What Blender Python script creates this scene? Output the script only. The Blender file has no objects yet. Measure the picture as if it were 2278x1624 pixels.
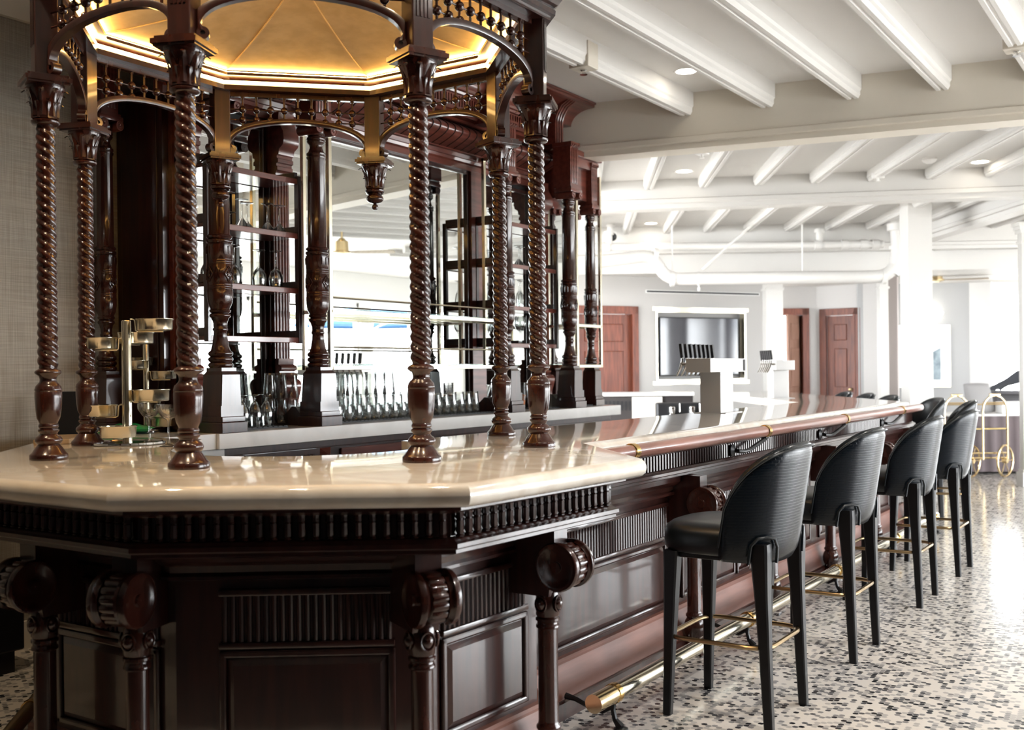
import bpy, bmesh, math, random
from mathutils import Vector, Matrix
random.seed(7)
S = bpy.context.scene
COL = S.collection
PI = math.pi
sin, cos = math.sin, math.cos
PHI = 0.58696                      # the camera looks this far left of the long bar's axis
CAMZ = 1.39

# ------------------------------------------------------------------ helpers
def W(r, d, z=0.0):
    """a point r metres right of and d metres ahead of the place where the photographer stands"""
    return (r*cos(PHI) - d*sin(PHI), r*sin(PHI) + d*cos(PHI), z)

class MB:
    def __init__(s):
        s.bm = bmesh.new()
    def box(s, x0, x1, y0, y1, z0, z1, M=None, bev=0.0):
        v = [Vector((x, y, z)) for x in (x0, x1) for y in (y0, y1) for z in (z0, z1)]
        if M is not None: v = [M @ p for p in v]
        vs = [s.bm.verts.new(p) for p in v]
        fs = [(0,1,3,2),(4,6,7,5),(0,4,5,1),(2,3,7,6),(0,2,6,4),(1,5,7,3)]
        faces = [s.bm.faces.new([vs[i] for i in f]) for f in fs]
        if bev > 0:
            es = list({e for f in faces for e in f.edges})
            bmesh.ops.bevel(s.bm, geom=es, offset=bev, segments=2, affect='EDGES', profile=0.5)
        return s
    def bc(s, c, sx, sy, sz, rz=0.0, bev=0.0, M=None):
        T = Matrix.Translation(c) @ Matrix.Rotation(rz, 4, 'Z')
        if M is not None: T = M @ T
        return s.box(-sx/2, sx/2, -sy/2, sy/2, -sz/2, sz/2, T, bev)
    def lathe(s, prof, c=(0,0,0), seg=24, M=None, cap=True):
        c = Vector(c); rings = []
        for r, z in prof:
            ring = []
            for i in range(seg):
                a = 2*PI*i/seg
                p = c + Vector((r*cos(a), r*sin(a), z))
                if M is not None: p = M @ p
                ring.append(s.bm.verts.new(p))
            rings.append(ring)
        for a, b in zip(rings, rings[1:]):
            for i in range(seg):
                j = (i+1) % seg
                s.bm.faces.new((a[i], a[j], b[j], b[i]))
        if cap:
            if prof[0][0] > 1e-5: s.bm.faces.new(list(reversed(rings[0])))
            if prof[-1][0] > 1e-5: s.bm.faces.new(rings[-1])
        return s
    def tube(s, pts, r, seg=10, closed=False, M=None):
        pts = [Vector(p) for p in pts]
        if M is not None: pts = [M @ p for p in pts]
        n = len(pts); rings = []; up = None
        for i, p in enumerate(pts):
            if closed: t = (pts[(i+1) % n] - pts[i-1]).normalized()
            else: t = (pts[min(i+1, n-1)] - pts[max(i-1, 0)]).normalized()
            if up is None:
                up = Vector((0,0,1)) if abs(t.z) < .9 else Vector((1,0,0))
            u = (up - t*up.dot(t)).normalized(); up = u
            w = t.cross(u)
            rr = r[i] if isinstance(r, (list, tuple)) else r
            rings.append([s.bm.verts.new(p + (u*cos(2*PI*k/seg) + w*sin(2*PI*k/seg))*rr) for k in range(seg)])
        m = n if closed else n-1
        for i in range(m):
            a, b = rings[i], rings[(i+1) % n]
            for k in range(seg):
                j = (k+1) % seg
                s.bm.faces.new((a[k], a[j], b[j], b[k]))
        if not closed:
            s.bm.faces.new(list(reversed(rings[0]))); s.bm.faces.new(rings[-1])
        return s
    def prism(s, poly, z0, z1, M=None):
        lo = [Vector((x, y, z0)) for x, y in poly]; hi = [Vector((x, y, z1)) for x, y in poly]
        if M is not None: lo = [M @ p for p in lo]; hi = [M @ p for p in hi]
        a = [s.bm.verts.new(p) for p in lo]; b = [s.bm.verts.new(p) for p in hi]
        n = len(a)
        s.bm.faces.new(list(reversed(a))); s.bm.faces.new(b)
        for i in range(n):
            j = (i+1) % n
            s.bm.faces.new((a[i], a[j], b[j], b[i]))
        return s
    def sweep(s, prof, path, closed=False):
        """prof: list of (out, z); path: plan polyline, out is to the right of travel; mitred"""
        P = [Vector((p[0], p[1])) for p in path]; n = len(P); offs = []
        for i in range(n):
            if closed: a, b = P[i]-P[i-1], P[(i+1) % n]-P[i]
            else:
                a = P[i]-P[i-1] if i > 0 else P[1]-P[0]
                b = P[i+1]-P[i] if i < n-1 else P[-1]-P[-2]
            a.normalize(); b.normalize()
            na, nb = Vector((a.y, -a.x)), Vector((b.y, -b.x))
            m = (na+nb); m = m / max(m.dot(na), .2)
            offs.append(m)
        rings = [[s.bm.verts.new((P[i].x+offs[i].x*o, P[i].y+offs[i].y*o, z)) for o, z in prof] for i in range(n)]
        k = len(prof)
        for i in range(n if closed else n-1):
            a, b = rings[i], rings[(i+1) % n]
            for q in range(k):
                w = (q+1) % k
                s.bm.faces.new((a[q], b[q], b[w], a[w]))
        if not closed:
            s.bm.faces.new(rings[0]); s.bm.faces.new(list(reversed(rings[-1])))
        return s
    def ball(s, c, r, seg=12, sq=1.0):
        n = 8
        prof = [(max(r*sin(PI*i/n), 1e-6 if i in (0, n) else 0), -r*sq*cos(PI*i/n)) for i in range(n+1)]
        return s.lathe(prof, c, seg)
    def build(s, name, mat, parent=None, smooth=True, angle=35):
        bm = s.bm
        bmesh.ops.remove_doubles(bm, verts=bm.verts, dist=1e-6)
        bmesh.ops.recalc_face_normals(bm, faces=bm.faces)
        if smooth:
            for f in bm.faces: f.smooth = True
            la = math.radians(angle)
            for e in bm.edges:
                if len(e.link_faces) == 2:
                    if e.calc_face_angle(0) > la: e.smooth = False
                else: e.smooth = False
        me = bpy.data.meshes.new(name)
        if parent is not None:
            p = parent; T = Vector((0,0,0)); rooted = None
            while p is not None:
                rooted = p; p = p.parent
            if rooted.get('_world'): 
                bmesh.ops.translate(bm, verts=bm.verts, vec=-rooted.location)
        bm.to_mesh(me); bm.free()
        me.materials.append(mat)
        o = bpy.data.objects.new(name, me); COL.objects.link(o)
        if parent is not None: o.parent = parent
        return o

def tag(o, label, cat, group=None, kind=None):
    o['label'] = label; o['category'] = cat
    if group: o['group'] = group
    if kind: o['kind'] = kind
    return o
def thing(name, label, cat, loc=(0,0,0), rz=0.0, group=None, world=False):
    """world=True: parts are given in room coordinates and re-based on the thing's own origin"""
    o = bpy.data.objects.new(name, None); COL.objects.link(o)
    o.empty_display_size = .1
    o.location = loc; o.rotation_euler = (0, 0, rz)
    if world: o['_world'] = 1
    return tag(o, label, cat, group)
def struct(o):
    o['kind'] = 'structure'; return o
def copy_tree(o, parent=None):
    c = o.copy(); COL.objects.link(c)
    if parent is not None: c.parent = parent
    for ch in list(o.children): copy_tree(ch, c)
    return c
ORD = ['first','second','third','fourth','fifth','sixth','seventh','eighth','ninth','tenth','eleventh','twelfth','thirteenth','fourteenth','fifteenth','sixteenth']

# ------------------------------------------------------------------ materials
def nodes(m):
    m.use_nodes = True
    return m.node_tree.nodes, m.node_tree.links
def mat(name, col, rough=.5, metal=0.0, coat=0.0, spec=.5, emit=None, es=0.0, sheen=0.0):
    m = bpy.data.materials.new(name); n, l = nodes(m); b = n['Principled BSDF']
    b.inputs['Base Color'].default_value = (*col, 1); b.inputs['Roughness'].default_value = rough
    b.inputs['Metallic'].default_value = metal; b.inputs['Coat Weight'].default_value = coat
    b.inputs['Coat Roughness'].default_value = .08
    b.inputs['Specular IOR Level'].default_value = spec
    if emit: 
        b.inputs['Emission Color'].default_value = (*emit, 1); b.inputs['Emission Strength'].default_value = es
    return m
def grain(m, c1, c2, scale=(1,1,1), sc=6.0, detail=4.0, bump=0.0, lo=.35, hi=.65, dist=.0):
    n, l = nodes(m); b = n['Principled BSDF']
    tc = n.new('ShaderNodeTexCoord'); mp = n.new('ShaderNodeMapping'); mp.inputs['Scale'].default_value = scale
    nz = n.new('ShaderNodeTexNoise'); nz.inputs['Scale'].default_value = sc; nz.inputs['Detail'].default_value = detail
    nz.inputs['Distortion'].default_value = dist
    cr = n.new('ShaderNodeValToRGB'); cr.color_ramp.elements[0].position = lo; cr.color_ramp.elements[1].position = hi
    cr.color_ramp.elements[0].color = (*c1, 1); cr.color_ramp.elements[1].color = (*c2, 1)
    l.new(tc.outputs['Object'], mp.inputs['Vector']); l.new(mp.outputs['Vector'], nz.inputs['Vector'])
    l.new(nz.outputs['Fac'], cr.inputs['Fac']); l.new(cr.outputs['Color'], b.inputs['Base Color'])
    if bump:
        bp = n.new('ShaderNodeBump'); bp.inputs['Strength'].default_value = bump; bp.inputs['Distance'].default_value = .002
        l.new(nz.outputs['Fac'], bp.inputs['Height']); l.new(bp.outputs['Normal'], b.inputs['Normal'])
    return m

WOOD = grain(mat('mahogany', (.05,.012,.008), .30, coat=.75), (.018,.0045,.0034), (.040,.0105,.007), (6,6,.6), 5, 5)
WOODH = grain(mat('mahogany_turned', (.05,.012,.008), .22, coat=.4), (.022,.0055,.0036), (.05,.0135,.008), (5,5,1.5), 5, 4)
WOODR = grain(mat('red_mahogany', (.1,.025,.018), .30, coat=.7), (.085,.019,.012), (.165,.042,.028), (6,.6,6), 5, 5)
DOORW = grain(mat('door_mahogany', (.25,.08,.04), .45), (.13,.030,.013), (.24,.062,.030), (8,8,.7), 5, 5)
RAILW = grain(mat('rail_wood', (.14,.05,.035), .30, coat=.6), (.17,.065,.045), (.28,.12,.09), (4,.4,4), 5, 4)
BASEW = grain(mat('skirting_wood', (.16,.06,.04), .5), (.13,.047,.03), (.2,.08,.055), (4,.4,4), 5, 4)
MARBLE = grain(mat('cream_marble', (.75,.68,.58), .05, coat=.4), (.62,.54,.45), (.82,.77,.69), (1,1.6,1), 4, 6, lo=.25, hi=.7, dist=1.2)
MARBLE2 = grain(mat('white_marble', (.75,.74,.72), .18), (.66,.645,.62), (.78,.77,.75), (1,1,1), 3, 6, lo=.3, hi=.7, dist=1.2)
BRASS = mat('brass', (.72,.56,.32), .16, 1.0)
BRASSD = mat('aged_brass', (.40,.29,.16), .28, 1.0)
PBRASS = mat('pale_brass', (.80,.74,.58), .22, 1.0)
GOLD = mat('gold_band', (.85,.55,.20), .18, 1.0)
IRON = mat('black_iron', (.012,.012,.013), .35, .3)
STEEL = mat('brushed_steel', (.62,.61,.60), .42, .5)
CHROME = mat('chrome', (.75,.74,.72), .10, 1.0)
LEATHER = mat('black_leather', (.004,.007,.010), .33, spec=.5)
BLACKW = mat('black_lacquer_wood', (.003,.003,.004), .35, spec=.35)
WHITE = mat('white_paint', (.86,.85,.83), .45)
WHITE_DIM = mat('white_paint_dimmed', (.64,.625,.60), .5)  # white paint darkened to offset the strong light in the far wing
CREAM = mat('cream_paint', (.76,.71,.62), .5)
PIPEW = mat('white_pipe_paint', (.70,.685,.66), .4)
GREYW = mat('pale_grey_wall', (.50,.485,.47), .7)
BLACK = mat('black_plastic', (.01,.01,.012), .4)
RUBBER = mat('black_rubber_mat', (.008,.008,.009), .6)
DARK = mat('dark_cavity', (.006,.004,.004), .6)
MIRROR = mat('mirror_glass', (.86,.89,.88), .0, 1.0)
SCREEN = mat('tv_screen', (.05,.05,.06), .12, spec=.8)
LED = mat('warm_led', (1,.8,.5), .5, emit=(1.0,.60,.20), es=12.0)
LINING_GLOW = mat('added_lining_glow', (1,.8,.5), .5, emit=(1.0,.56,.15), es=75.0)  # emission for the added strip that brightens the canopy lining
GLOWW = mat('white_glow', (1,1,1), .5, emit=(1.0,.95,.85), es=12.0)  # glow of the picture lamp shade and of the stand-in shelf reflection
LAMP = mat('lamp_disc', (1,1,1), .5, emit=(1.0,.90,.74), es=14.0)
LINING = grain(mat('cream_canvas', (.62,.47,.27), .8), (.60,.44,.24), (.70,.53,.31), (1,1,1), 14, 3)
GLASSM = bpy.data.materials.new('clear_glass')
def glassify(m, tint=(.95,.965,.96), edge=(.38,.40,.40), gl=.95, base=.07):
    n, l = nodes(m); n.remove(n['Principled BSDF']); out = n['Material Output']
    tr = n.new('ShaderNodeBsdfTransparent'); gs = n.new('ShaderNodeBsdfGlossy'); gs.inputs['Roughness'].default_value = .05
    gs.inputs['Color'].default_value = (gl,gl,gl,1)
    lw = n.new('ShaderNodeLayerWeight'); lw.inputs['Blend'].default_value = .35
    mx = n.new('ShaderNodeMix'); mx.data_type = 'RGBA'
    mx.inputs[6].default_value = (*tint,1); mx.inputs[7].default_value = (*edge,1)
    pw = n.new('ShaderNodeMath'); pw.operation = 'POWER'; pw.inputs[1].default_value = 2.6
    fr = n.new('ShaderNodeFresnel'); fr.inputs['IOR'].default_value = 1.45
    ms = n.new('ShaderNodeMixShader')
    fk = n.new('ShaderNodeMath'); fk.operation = 'MULTIPLY_ADD'; fk.inputs[1].default_value = .85; fk.inputs[2].default_value = base; l.new(fr.outputs[0], fk.inputs[0])
    l.new(lw.outputs['Facing'], pw.inputs[0]); l.new(pw.outputs[0], mx.inputs[0])
    l.new(mx.outputs[2], tr.inputs['Color']); l.new(fk.outputs[0], ms.inputs[0])
    l.new(tr.outputs[0], ms.inputs[1]); l.new(gs.outputs[0], ms.inputs[2]); l.new(ms.outputs[0], out.inputs['Surface'])
    return m
glassify(GLASSM)
SHELFG = glassify(bpy.data.materials.new('shelf_glass'), (.90,.97,.95), (.35,.55,.52), .9, 0)
PANE = glassify(bpy.data.materials.new('window_pane'), (.98,.99,.99), (.9,.93,.93), .6, 0)
PLASTIC = glassify(bpy.data.materials.new('clear_plastic'), (.93,.93,.93), (.6,.6,.6))

# wallpaper: woven grasscloth
WALLP = mat('grasscloth_wallpaper', (.30,.28,.25), .75)
def _wp():
    n, l = nodes(WALLP); b = n['Principled BSDF']; tc = n.new('ShaderNodeTexCoord'); prev = None
    outs = []
    for scv in ((1,1,60),(60,40,1)):
        mp = n.new('ShaderNodeMapping'); mp.inputs['Scale'].default_value = scv
        nz = n.new('ShaderNodeTexNoise'); nz.inputs['Scale'].default_value = 4; nz.inputs['Detail'].default_value = 4
        l.new(tc.outputs['Object'], mp.inputs['Vector']); l.new(mp.outputs['Vector'], nz.inputs['Vector']); outs.append(nz.outputs['Fac'])
    ad = n.new('ShaderNodeMath'); ad.operation = 'ADD'; l.new(outs[0], ad.inputs[0]); l.new(outs[1], ad.inputs[1])
    cr = n.new('ShaderNodeValToRGB'); cr.color_ramp.elements[0].position = .40; cr.color_ramp.elements[1].position = .64
    ha = n.new('ShaderNodeMath'); ha.operation = 'MULTIPLY'; ha.inputs[1].default_value = .5; l.new(ad.outputs[0], ha.inputs[0])
    cr.color_ramp.elements[0].color = (.27,.24,.20,1); cr.color_ramp.elements[1].color = (.40,.365,.31,1)
    l.new(ha.outputs[0], cr.inputs['Fac']); l.new(cr.outputs['Color'], b.inputs['Base Color'])
    bp = n.new('ShaderNodeBump'); bp.inputs['Strength'].default_value = .3; bp.inputs['Distance'].default_value = .003
    l.new(ha.outputs[0], bp.inputs['Height']); l.new(bp.outputs['Normal'], b.inputs['Normal'])
_wp()

# hexagon mosaic floor
FLOORM = mat('hexagon_mosaic', (.6,.58,.55), .16, spec=.5)
def _fl():
    n, l = nodes(FLOORM); b = n['Principled BSDF']; tc = n.new('ShaderNodeTexCoord')
    sz = .0245
    def vm(op, a, bb=None, scale=None):
        v = n.new('ShaderNodeVectorMath'); v.operation = op
        for i, x in enumerate((a, bb)):
            if x is None: continue
            if isinstance(x, tuple): v.inputs[i].default_value = x
            else: l.new(x, v.inputs[i])
        return v
    def mm(op, a, bb=None):
        v = n.new('ShaderNodeMath'); v.operation = op
        for i, x in enumerate((a, bb)):
            if x is None: continue
            if isinstance(x, (int, float)): v.inputs[i].default_value = x
            else: l.new(x, v.inputs[i])
        return v.outputs[0]
    rot = n.new('ShaderNodeVectorRotate'); rot.rotation_type = 'Z_AXIS'; rot.inputs['Angle'].default_value = -PHI
    l.new(tc.outputs['Object'], rot.inputs['Vector'])
    p = vm('MULTIPLY', rot.outputs[0], (1/sz, 1/sz, 0)).outputs[0]
    R = (1.0, 1.7320508, 1.0); H = (.5, .8660254, 0)
    def cell(q):
        fl = vm('FLOOR', vm('DIVIDE', q, R).outputs[0]).outputs[0]
        return vm('SUBTRACT', vm('SUBTRACT', q, vm('MULTIPLY', fl, R).outputs[0]).outputs[0], H).outputs[0]
    a = cell(p); bq = cell(vm('SUBTRACT', p, H).outputs[0])
    flat = lambda v: vm('MULTIPLY', v, (1,1,0)).outputs[0]
    a, bq = flat(a), flat(bq)
    la = vm('LENGTH', a).outputs['Value']; lb = vm('LENGTH', bq).outputs['Value']
    sel = mm('LESS_THAN', la, lb)
    mx = n.new('ShaderNodeMix'); mx.data_type = 'VECTOR'
    l.new(sel, mx.inputs[0]); l.new(bq, mx.inputs[4]); l.new(a, mx.inputs[5])
    g = mx.outputs[1]
    idv = vm('SUBTRACT', flat(p), g).outputs[0]
    idr = vm('SNAP', vm('ADD', idv, (.25,.2165,0)).outputs[0], (.5,.4330127,1)).outputs[0]
    wn = n.new('ShaderNodeTexWhiteNoise'); wn.noise_dimensions = '3D'; l.new(idr, wn.inputs['Vector'])
    cr = n.new('ShaderNodeValToRGB'); cr.color_ramp.interpolation = 'CONSTANT'; e = cr.color_ramp.elements
    e[0].position = 0; e[0].color = (.74,.69,.63,1); e[1].position = .50; e[1].color = (.47,.445,.42,1)
    for ps, c in ((.68,(.27,.26,.255,1)),(.82,(.10,.10,.105,1)),(.89,(.014,.016,.020,1))):
        k = e.new(ps); k.color = c
    l.new(wn.outputs['Value'], cr.inputs['Fac'])
    ab = vm('ABSOLUTE', g).outputs[0]
    dt = vm('DOT_PRODUCT', ab, (.5, .8660254, 0)).outputs['Value']
    sx = n.new('ShaderNodeSeparateXYZ'); l.new(ab, sx.inputs[0])
    hd = mm('MAXIMUM', dt, sx.outputs['X'])
    gr = mm('GREATER_THAN', hd, .462)
    mc = n.new('ShaderNodeMix'); mc.data_type = 'RGBA'
    l.new(gr, mc.inputs[0]); l.new(cr.outputs['Color'], mc.inputs[6]); mc.inputs[7].default_value = (.50,.47,.43,1)
    l.new(mc.outputs[2], b.inputs['Base Color'])
    ro = mm('ADD', mm('MULTIPLY', gr, .4), .15); l.new(ro, b.inputs['Roughness'])
_fl()

# embossed leather for the outside of the stool backs
CROC = mat('embossed_leather', (.003,.006,.010), .27, spec=.32)
def _cr():
    n, l = nodes(CROC); b = n['Principled BSDF']; tc = n.new('ShaderNodeTexCoord')
    br = n.new('ShaderNodeTexBrick'); br.inputs['Scale'].default_value = 1.0
    br.inputs['Brick Width'].default_value = .020; br.inputs['Row Height'].default_value = .0115; br.inputs['Mortar Size'].default_value = .0014
    br.inputs['Mortar Smooth'].default_value = .6
    sp = n.new('ShaderNodeSeparateXYZ'); cb = n.new('ShaderNodeCombineXYZ')
    l.new(tc.outputs['Object'], sp.inputs[0])
    l.new(sp.outputs['Y'], cb.inputs['X']); l.new(sp.outputs['Z'], cb.inputs['Y'])
    l.new(cb.outputs[0], br.inputs['Vector'])
    bp = n.new('ShaderNodeBump'); bp.inputs['Strength'].default_value = .25; bp.inputs['Distance'].default_value = .002; bp.invert = True
    l.new(br.outputs['Fac'], bp.inputs['Height']); l.new(bp.outputs['Normal'], b.inputs['Normal'])
_cr()

# ------------------------------------------------------------------ camera
cd = bpy.data.cameras.new('camera'); cam = bpy.data.objects.new('camera', cd); COL.objects.link(cam)
cd.sensor_width = 36; cd.lens = 2348.9/2278*36; cd.shift_y = 10.36/2278; cd.clip_end = 200
cd.dof.use_dof = True; cd.dof.focus_distance = 4.8; cd.dof.aperture_fstop = 3.2
cam.matrix_world = Matrix.Translation((0,0,CAMZ)) @ Matrix.Rotation(PHI, 4, 'Z') @ Matrix.Rotation(PI/2, 4, 'X') @ Matrix.Rotation(-.010684, 4, 'Z')
S.camera = cam
S.view_settings.view_transform = 'Standard'; S.view_settings.look = 'None'; S.view_settings.gamma = 1
S.view_settings.exposure = 0.45; S.view_settings.use_curve_mapping = False
cy = S.cycles
cy.max_bounces = 10; cy.diffuse_bounces = 4; cy.glossy_bounces = 5; cy.transmission_bounces = 6; cy.transparent_max_bounces = 16
cy.caustics_reflective = False; cy.caustics_refractive = False; cy.use_denoising = True
cy.sample_clamp_indirect = 6.0
# ================================================================== THE ROOM
CEIL1, CEIL2 = 3.58, 3.29
def beamY(x): return 7.92 + .218*(x + 3.5)          # the main beam runs on this line
struct(MB().box(-16, 9.5, -4.2, 24, -.12, 0).build('floor', FLOORM))
struct(MB().prism([(-4.6,-4.1),(4.4,-4.1),(4.4,2.2),(-.9,2.2),(-2.6,.9),(-4.6,.9)], 0, .012).build('floor_added_dark', grain(mat('added_dark_matte', (.02,.016,.02), .95), (.014,.011,.015), (.03,.024,.028), (1,1,1), 60, 3)))  # unseen dark sheet added so the bar front reflects a dark floor
# near ceiling and its rafters
struct(MB().prism([(-5.4,-4.2),(4.6,-4.2),(4.6,beamY(4.6)),(-5.4,beamY(-5.4))], CEIL1, CEIL1+.1).build('ceiling', WHITE))
def rafter(a, b, zt, h, w, name, mt=None):
    """moulded rafter: a plank with a stepped, beaded underside"""
    a, b = Vector(a), Vector(b); t = (b-a).normalized(); nn = Vector((t.y, -t.x))
    prof = [(-w/2, 0), (-w/2, -h*.62), (-w*.42, -h*.70), (-w*.42, -h*.86), (-w*.30, -h), (-w*.10, -h), (-w*.06, -h*.93), (w*.06, -h*.93), (w*.10, -h), (w*.30, -h), (w*.42, -h*.86), (w*.42, -h*.70), (w/2, -h*.62), (w/2, 0)]
    m = MB(); ra = []
    for p in (a, b):
        ra.append([m.bm.verts.new((p.x+nn.x*o, p.y+nn.y*o, zt+z)) for o, z in prof])
    k = len(prof)
    for q in range(k):
        w2 = (q+1) % k
        m.bm.faces.new((ra[0][q], ra[0][w2], ra[1][w2], ra[1][q]))
    m.bm.faces.new(list(reversed(ra[0]))); m.bm.faces.new(ra[1])
    return struct(m.build(name, mt or WHITE, smooth=False))
xs = [-3.49,-2.87,-2.25,-1.64,-1.03,-.42,.2,.82,1.44,2.06,2.68,3.3,3.92]
tn = 1
for x in xs:
    rafter((x, -3.9), (x, beamY(x)-.13), CEIL1, .18, .13, f'trim_{tn}'); tn += 1
# main beam where the two wings meet
bd = Vector((1, .218)).normalized()
def beam(p0, p1, w, z0, z1, name, m=CREAM, mould=True):
    p0, p1 = Vector(p0), Vector(p1); t = (p1-p0).normalized(); nn = Vector((t.y, -t.x))
    prof = [(-w/2, z1), (-w/2, z0+.10), (-w/2-.02, z0+.09), (-w/2-.02, z0+.05), (-w/2+.015, z0+.045), (-w/2+.015, z0),
            (w/2-.015, z0), (w/2-.015, z0+.045), (w/2+.02, z0+.05), (w/2+.02, z0+.09), (w/2, z0+.10), (w/2, z1)]
    mb = MB(); ra = [[mb.bm.verts.new((p.x+nn.x*o, p.y+nn.y*o, z)) for o, z in prof] for p in (p0, p1)]
    k = len(prof)
    for q in range(k):
        mb.bm.faces.new((ra[0][q], ra[0][(q+1) % k], ra[1][(q+1) % k], ra[1][q]))
    mb.bm.faces.new(list(reversed(ra[0]))); mb.bm.faces.new(ra[1])
    return struct(mb.build(name, m, smooth=False))
beam((-5.2, beamY(-5.2)), (4.5, beamY(4.5)), .26, 3.14, CEIL1, f'trim_{tn}'); tn += 1
# far wing: ceiling, cross beams, rafters (they follow the far wing, turned about 30 degrees)
def B2(r): return 10.7 - .16*(r-1.94)
def B3(r): return 14.25 - .05*(r-2.4)
c2 = [(-9.0, beamY(-9.0)+.1), (4.6, beamY(4.6)+.1), (4.6, 22), (-14, 22), (-14, 8)]
struct(MB().prism(c2, CEIL2, CEIL2+.1).build('ceiling_far', WHITE_DIM))
beam(W(-1.5, B2(-1.5))[:2], W(6.2, B2(6.2))[:2], .24, 3.0, CEIL2, f'trim_{tn}', WHITE_DIM); tn += 1
beam(W(-2.0, B3(-2.0))[:2], W(9.0, B3(9.0))[:2], .22, 2.93, CEIL2, f'trim_{tn}', WHITE_DIM); tn += 1
def mbd(r):                                          # depth of the main beam at r in the far wing
    # solve on the beam line
    for k in range(40):
        pass
    lo, hi = 3.0, 16.0
    for k in range(40):
        m_ = (lo+hi)/2; x, y, z = W(r, m_)
        if y < beamY(x): lo = m_
        else: hi = m_
    return hi
dr = .063
for i in range(-2, 10):
    r1 = 1.40 + .535*i; d1 = B2(r1) - .13
    d0 = mbd(r1 - dr*3) + .14
    if d1 - d0 > .3:
        rafter(W(r1 - dr*(d1-d0), d0)[:2], W(r1, d1)[:2], CEIL2, .10, .11, f'trim_{tn}', WHITE_DIM); tn += 1
for i in range(0, 15):
    r1 = 1.02 + .535*i; d1 = B3(r1) - .12; d0 = B2(r1 - .22) + .13
    rafter(W(r1 - dr*(d1-d0), d0)[:2], W(r1, d1)[:2], CEIL2, .10, .11, f'trim_{tn}', WHITE_DIM); tn += 1
# right-hand far bay: beam running away on the right
beam(W(5.42, 10.4)[:2], W(5.42, 14.1)[:2], .22, 3.0, CEIL2, f'trim_{tn}', WHITE_DIM); tn += 1
# soffit over the television bay
def poly(pts, z0, z1, name, m): return struct(MB().prism([W(*p)[:2] for p in pts], z0, z1).build(name, m, smooth=False))
poly([(-2.5,14.5),(5.9,14.3),(9.5,14.0),(9.5,21),(-2.5,21)], 2.68, 3.28, 'ceiling_soffit', WHITE_DIM)

# ---- walls
struct(MB().box(-5.25, -5.05, -4.2, 7.9, 0, CEIL1).build('wall_left', WALLP))
struct(MB().box(-5.05, -5.03, -4.2, 3.3, 0, .14).build('baseboard_left', CREAM))
struct(MB().sweep([(0,3.19),(.03,3.19),(.05,3.25),(.12,3.35),(.16,3.37),(.16,3.58),(0,3.58)], [(-5.05,-4.0),(-5.05,3.2)]).build('trim_cornice', CREAM))
struct(MB().box(-5.25, 4.7, -4.4, -4.2, 0, CEIL1).build('wall_back', mat('dark_taupe_wall', (.03,.025,.023), .8)))
# window wall on the garden side: piers, low sill, header
m = MB()
wy = [(5.0,7.1),(7.4,9.9),(10.2,12.7),(13.0,15.5),(15.8,18.4)]
m.box(4.5, 4.7, 4.4, 5.0, 0, 2.72); m.box(4.5, 4.7, 18.4, 19.0, 0, 2.72)
for (a, b), (c, d_) in zip(wy, wy[1:]): m.box(4.5, 4.7, b, c, 0, 2.72)
m.box(4.5, 4.7, 4.4, 19.0, 2.72, CEIL1); 
for a, b in wy: m.box(4.5, 4.7, a, b, 0, .12)
struct(m.build('wall_right', WHITE, smooth=False))
struct(MB().box(4.5, 4.7, -4.4, 4.4, 0, CEIL1).build('wall_right_end', mat('brown_wall', (.06,.05,.045), .8)))
for i, (a, b) in enumerate(wy):
    m = MB(); f = .05
    m.box(4.56,4.62,a,a+f,.12,2.72).box(4.56,4.62,b-f,b,.12,2.72).box(4.56,4.62,a,b,.12,.2).box(4.56,4.62,a,b,2.64,2.72).box(4.565,4.615,(a+b)/2-.03,(a+b)/2+.03,.2,2.64).box(4.57,4.61,a,b,2.10,2.14)
    struct(m.build(f'window_{i+1}', WHITE, smooth=False))

# ---- television wall (skewed), with its own recess
TV0 = Vector((2.043, 15.0)); TVD = Vector((3.476-2.043, .7)); TVL = TVD.length; TVD.normalize(); TVN = Vector((TVD.y, -TVD.x))
def tvp(s, o=0.0):
    p = TV0 + TVD*s + TVN*o
    return W(p.x, p.y)
def tvbox(mb, s0, s1, o0, o1, z0, z1, bev=0.0):
    a = Vector(tvp(s0, 0)); b = Vector(tvp(s1, 0)); t = (b-a).normalized()
    n3 = Vector(tvp(s0, 1)) - a
    M = Matrix((( t.x, n3.x, 0, a.x), (t.y, n3.y, 0, a.y), (0,0,1,0), (0,0,0,1)))
    return mb.box(0, (b-a).length, o0, o1, z0, z1, M, bev)
m = MB()
tvbox(m, -4.0, -1.32, -.18, 0, 0, 2.7); tvbox(m, -1.32, -.36, -.18, 0, 2.20, 2.7); tvbox(m, -.36, 0.0, -.18, 0, 0, 2.7)
tvbox(m, 0, 1.60, -.18, 0, 0, 1.20); tvbox(m, 0, 1.60, -.18, 0, 2.21, 2.7); tvbox(m, 1.60, 2.02, -.18, 0, 0, 2.7); tvbox(m, -.02, 1.62, -.24, -.17, 1.15, 2.26)
struct(m.build('wall_far', GREYW, smooth=False))
m = MB(); tvbox(m, 0, .03, -.10, .012, 1.20, 2.21); tvbox(m, 1.57, 1.60, -.10, .012, 1.20, 2.21); tvbox(m, 0, 1.60, -.10, .012, 1.20, 1.225); tvbox(m, 0, 1.60, -.10, .012, 2.185, 2.21); tvbox(m, -.05, 1.65, -.004, .008, 1.15, 1.20); tvbox(m, -.05, 1.65, -.004, .008, 2.21, 2.26)
tag(m.build('recess_frame', PBRASS, smooth=False), 'pale brass frame lining the wall recess around the television', 'frame')
t = thing('television', 'wide black flat television in a brass framed wall recess', 'television', tvp(.8, -.08), world=True)
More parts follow.
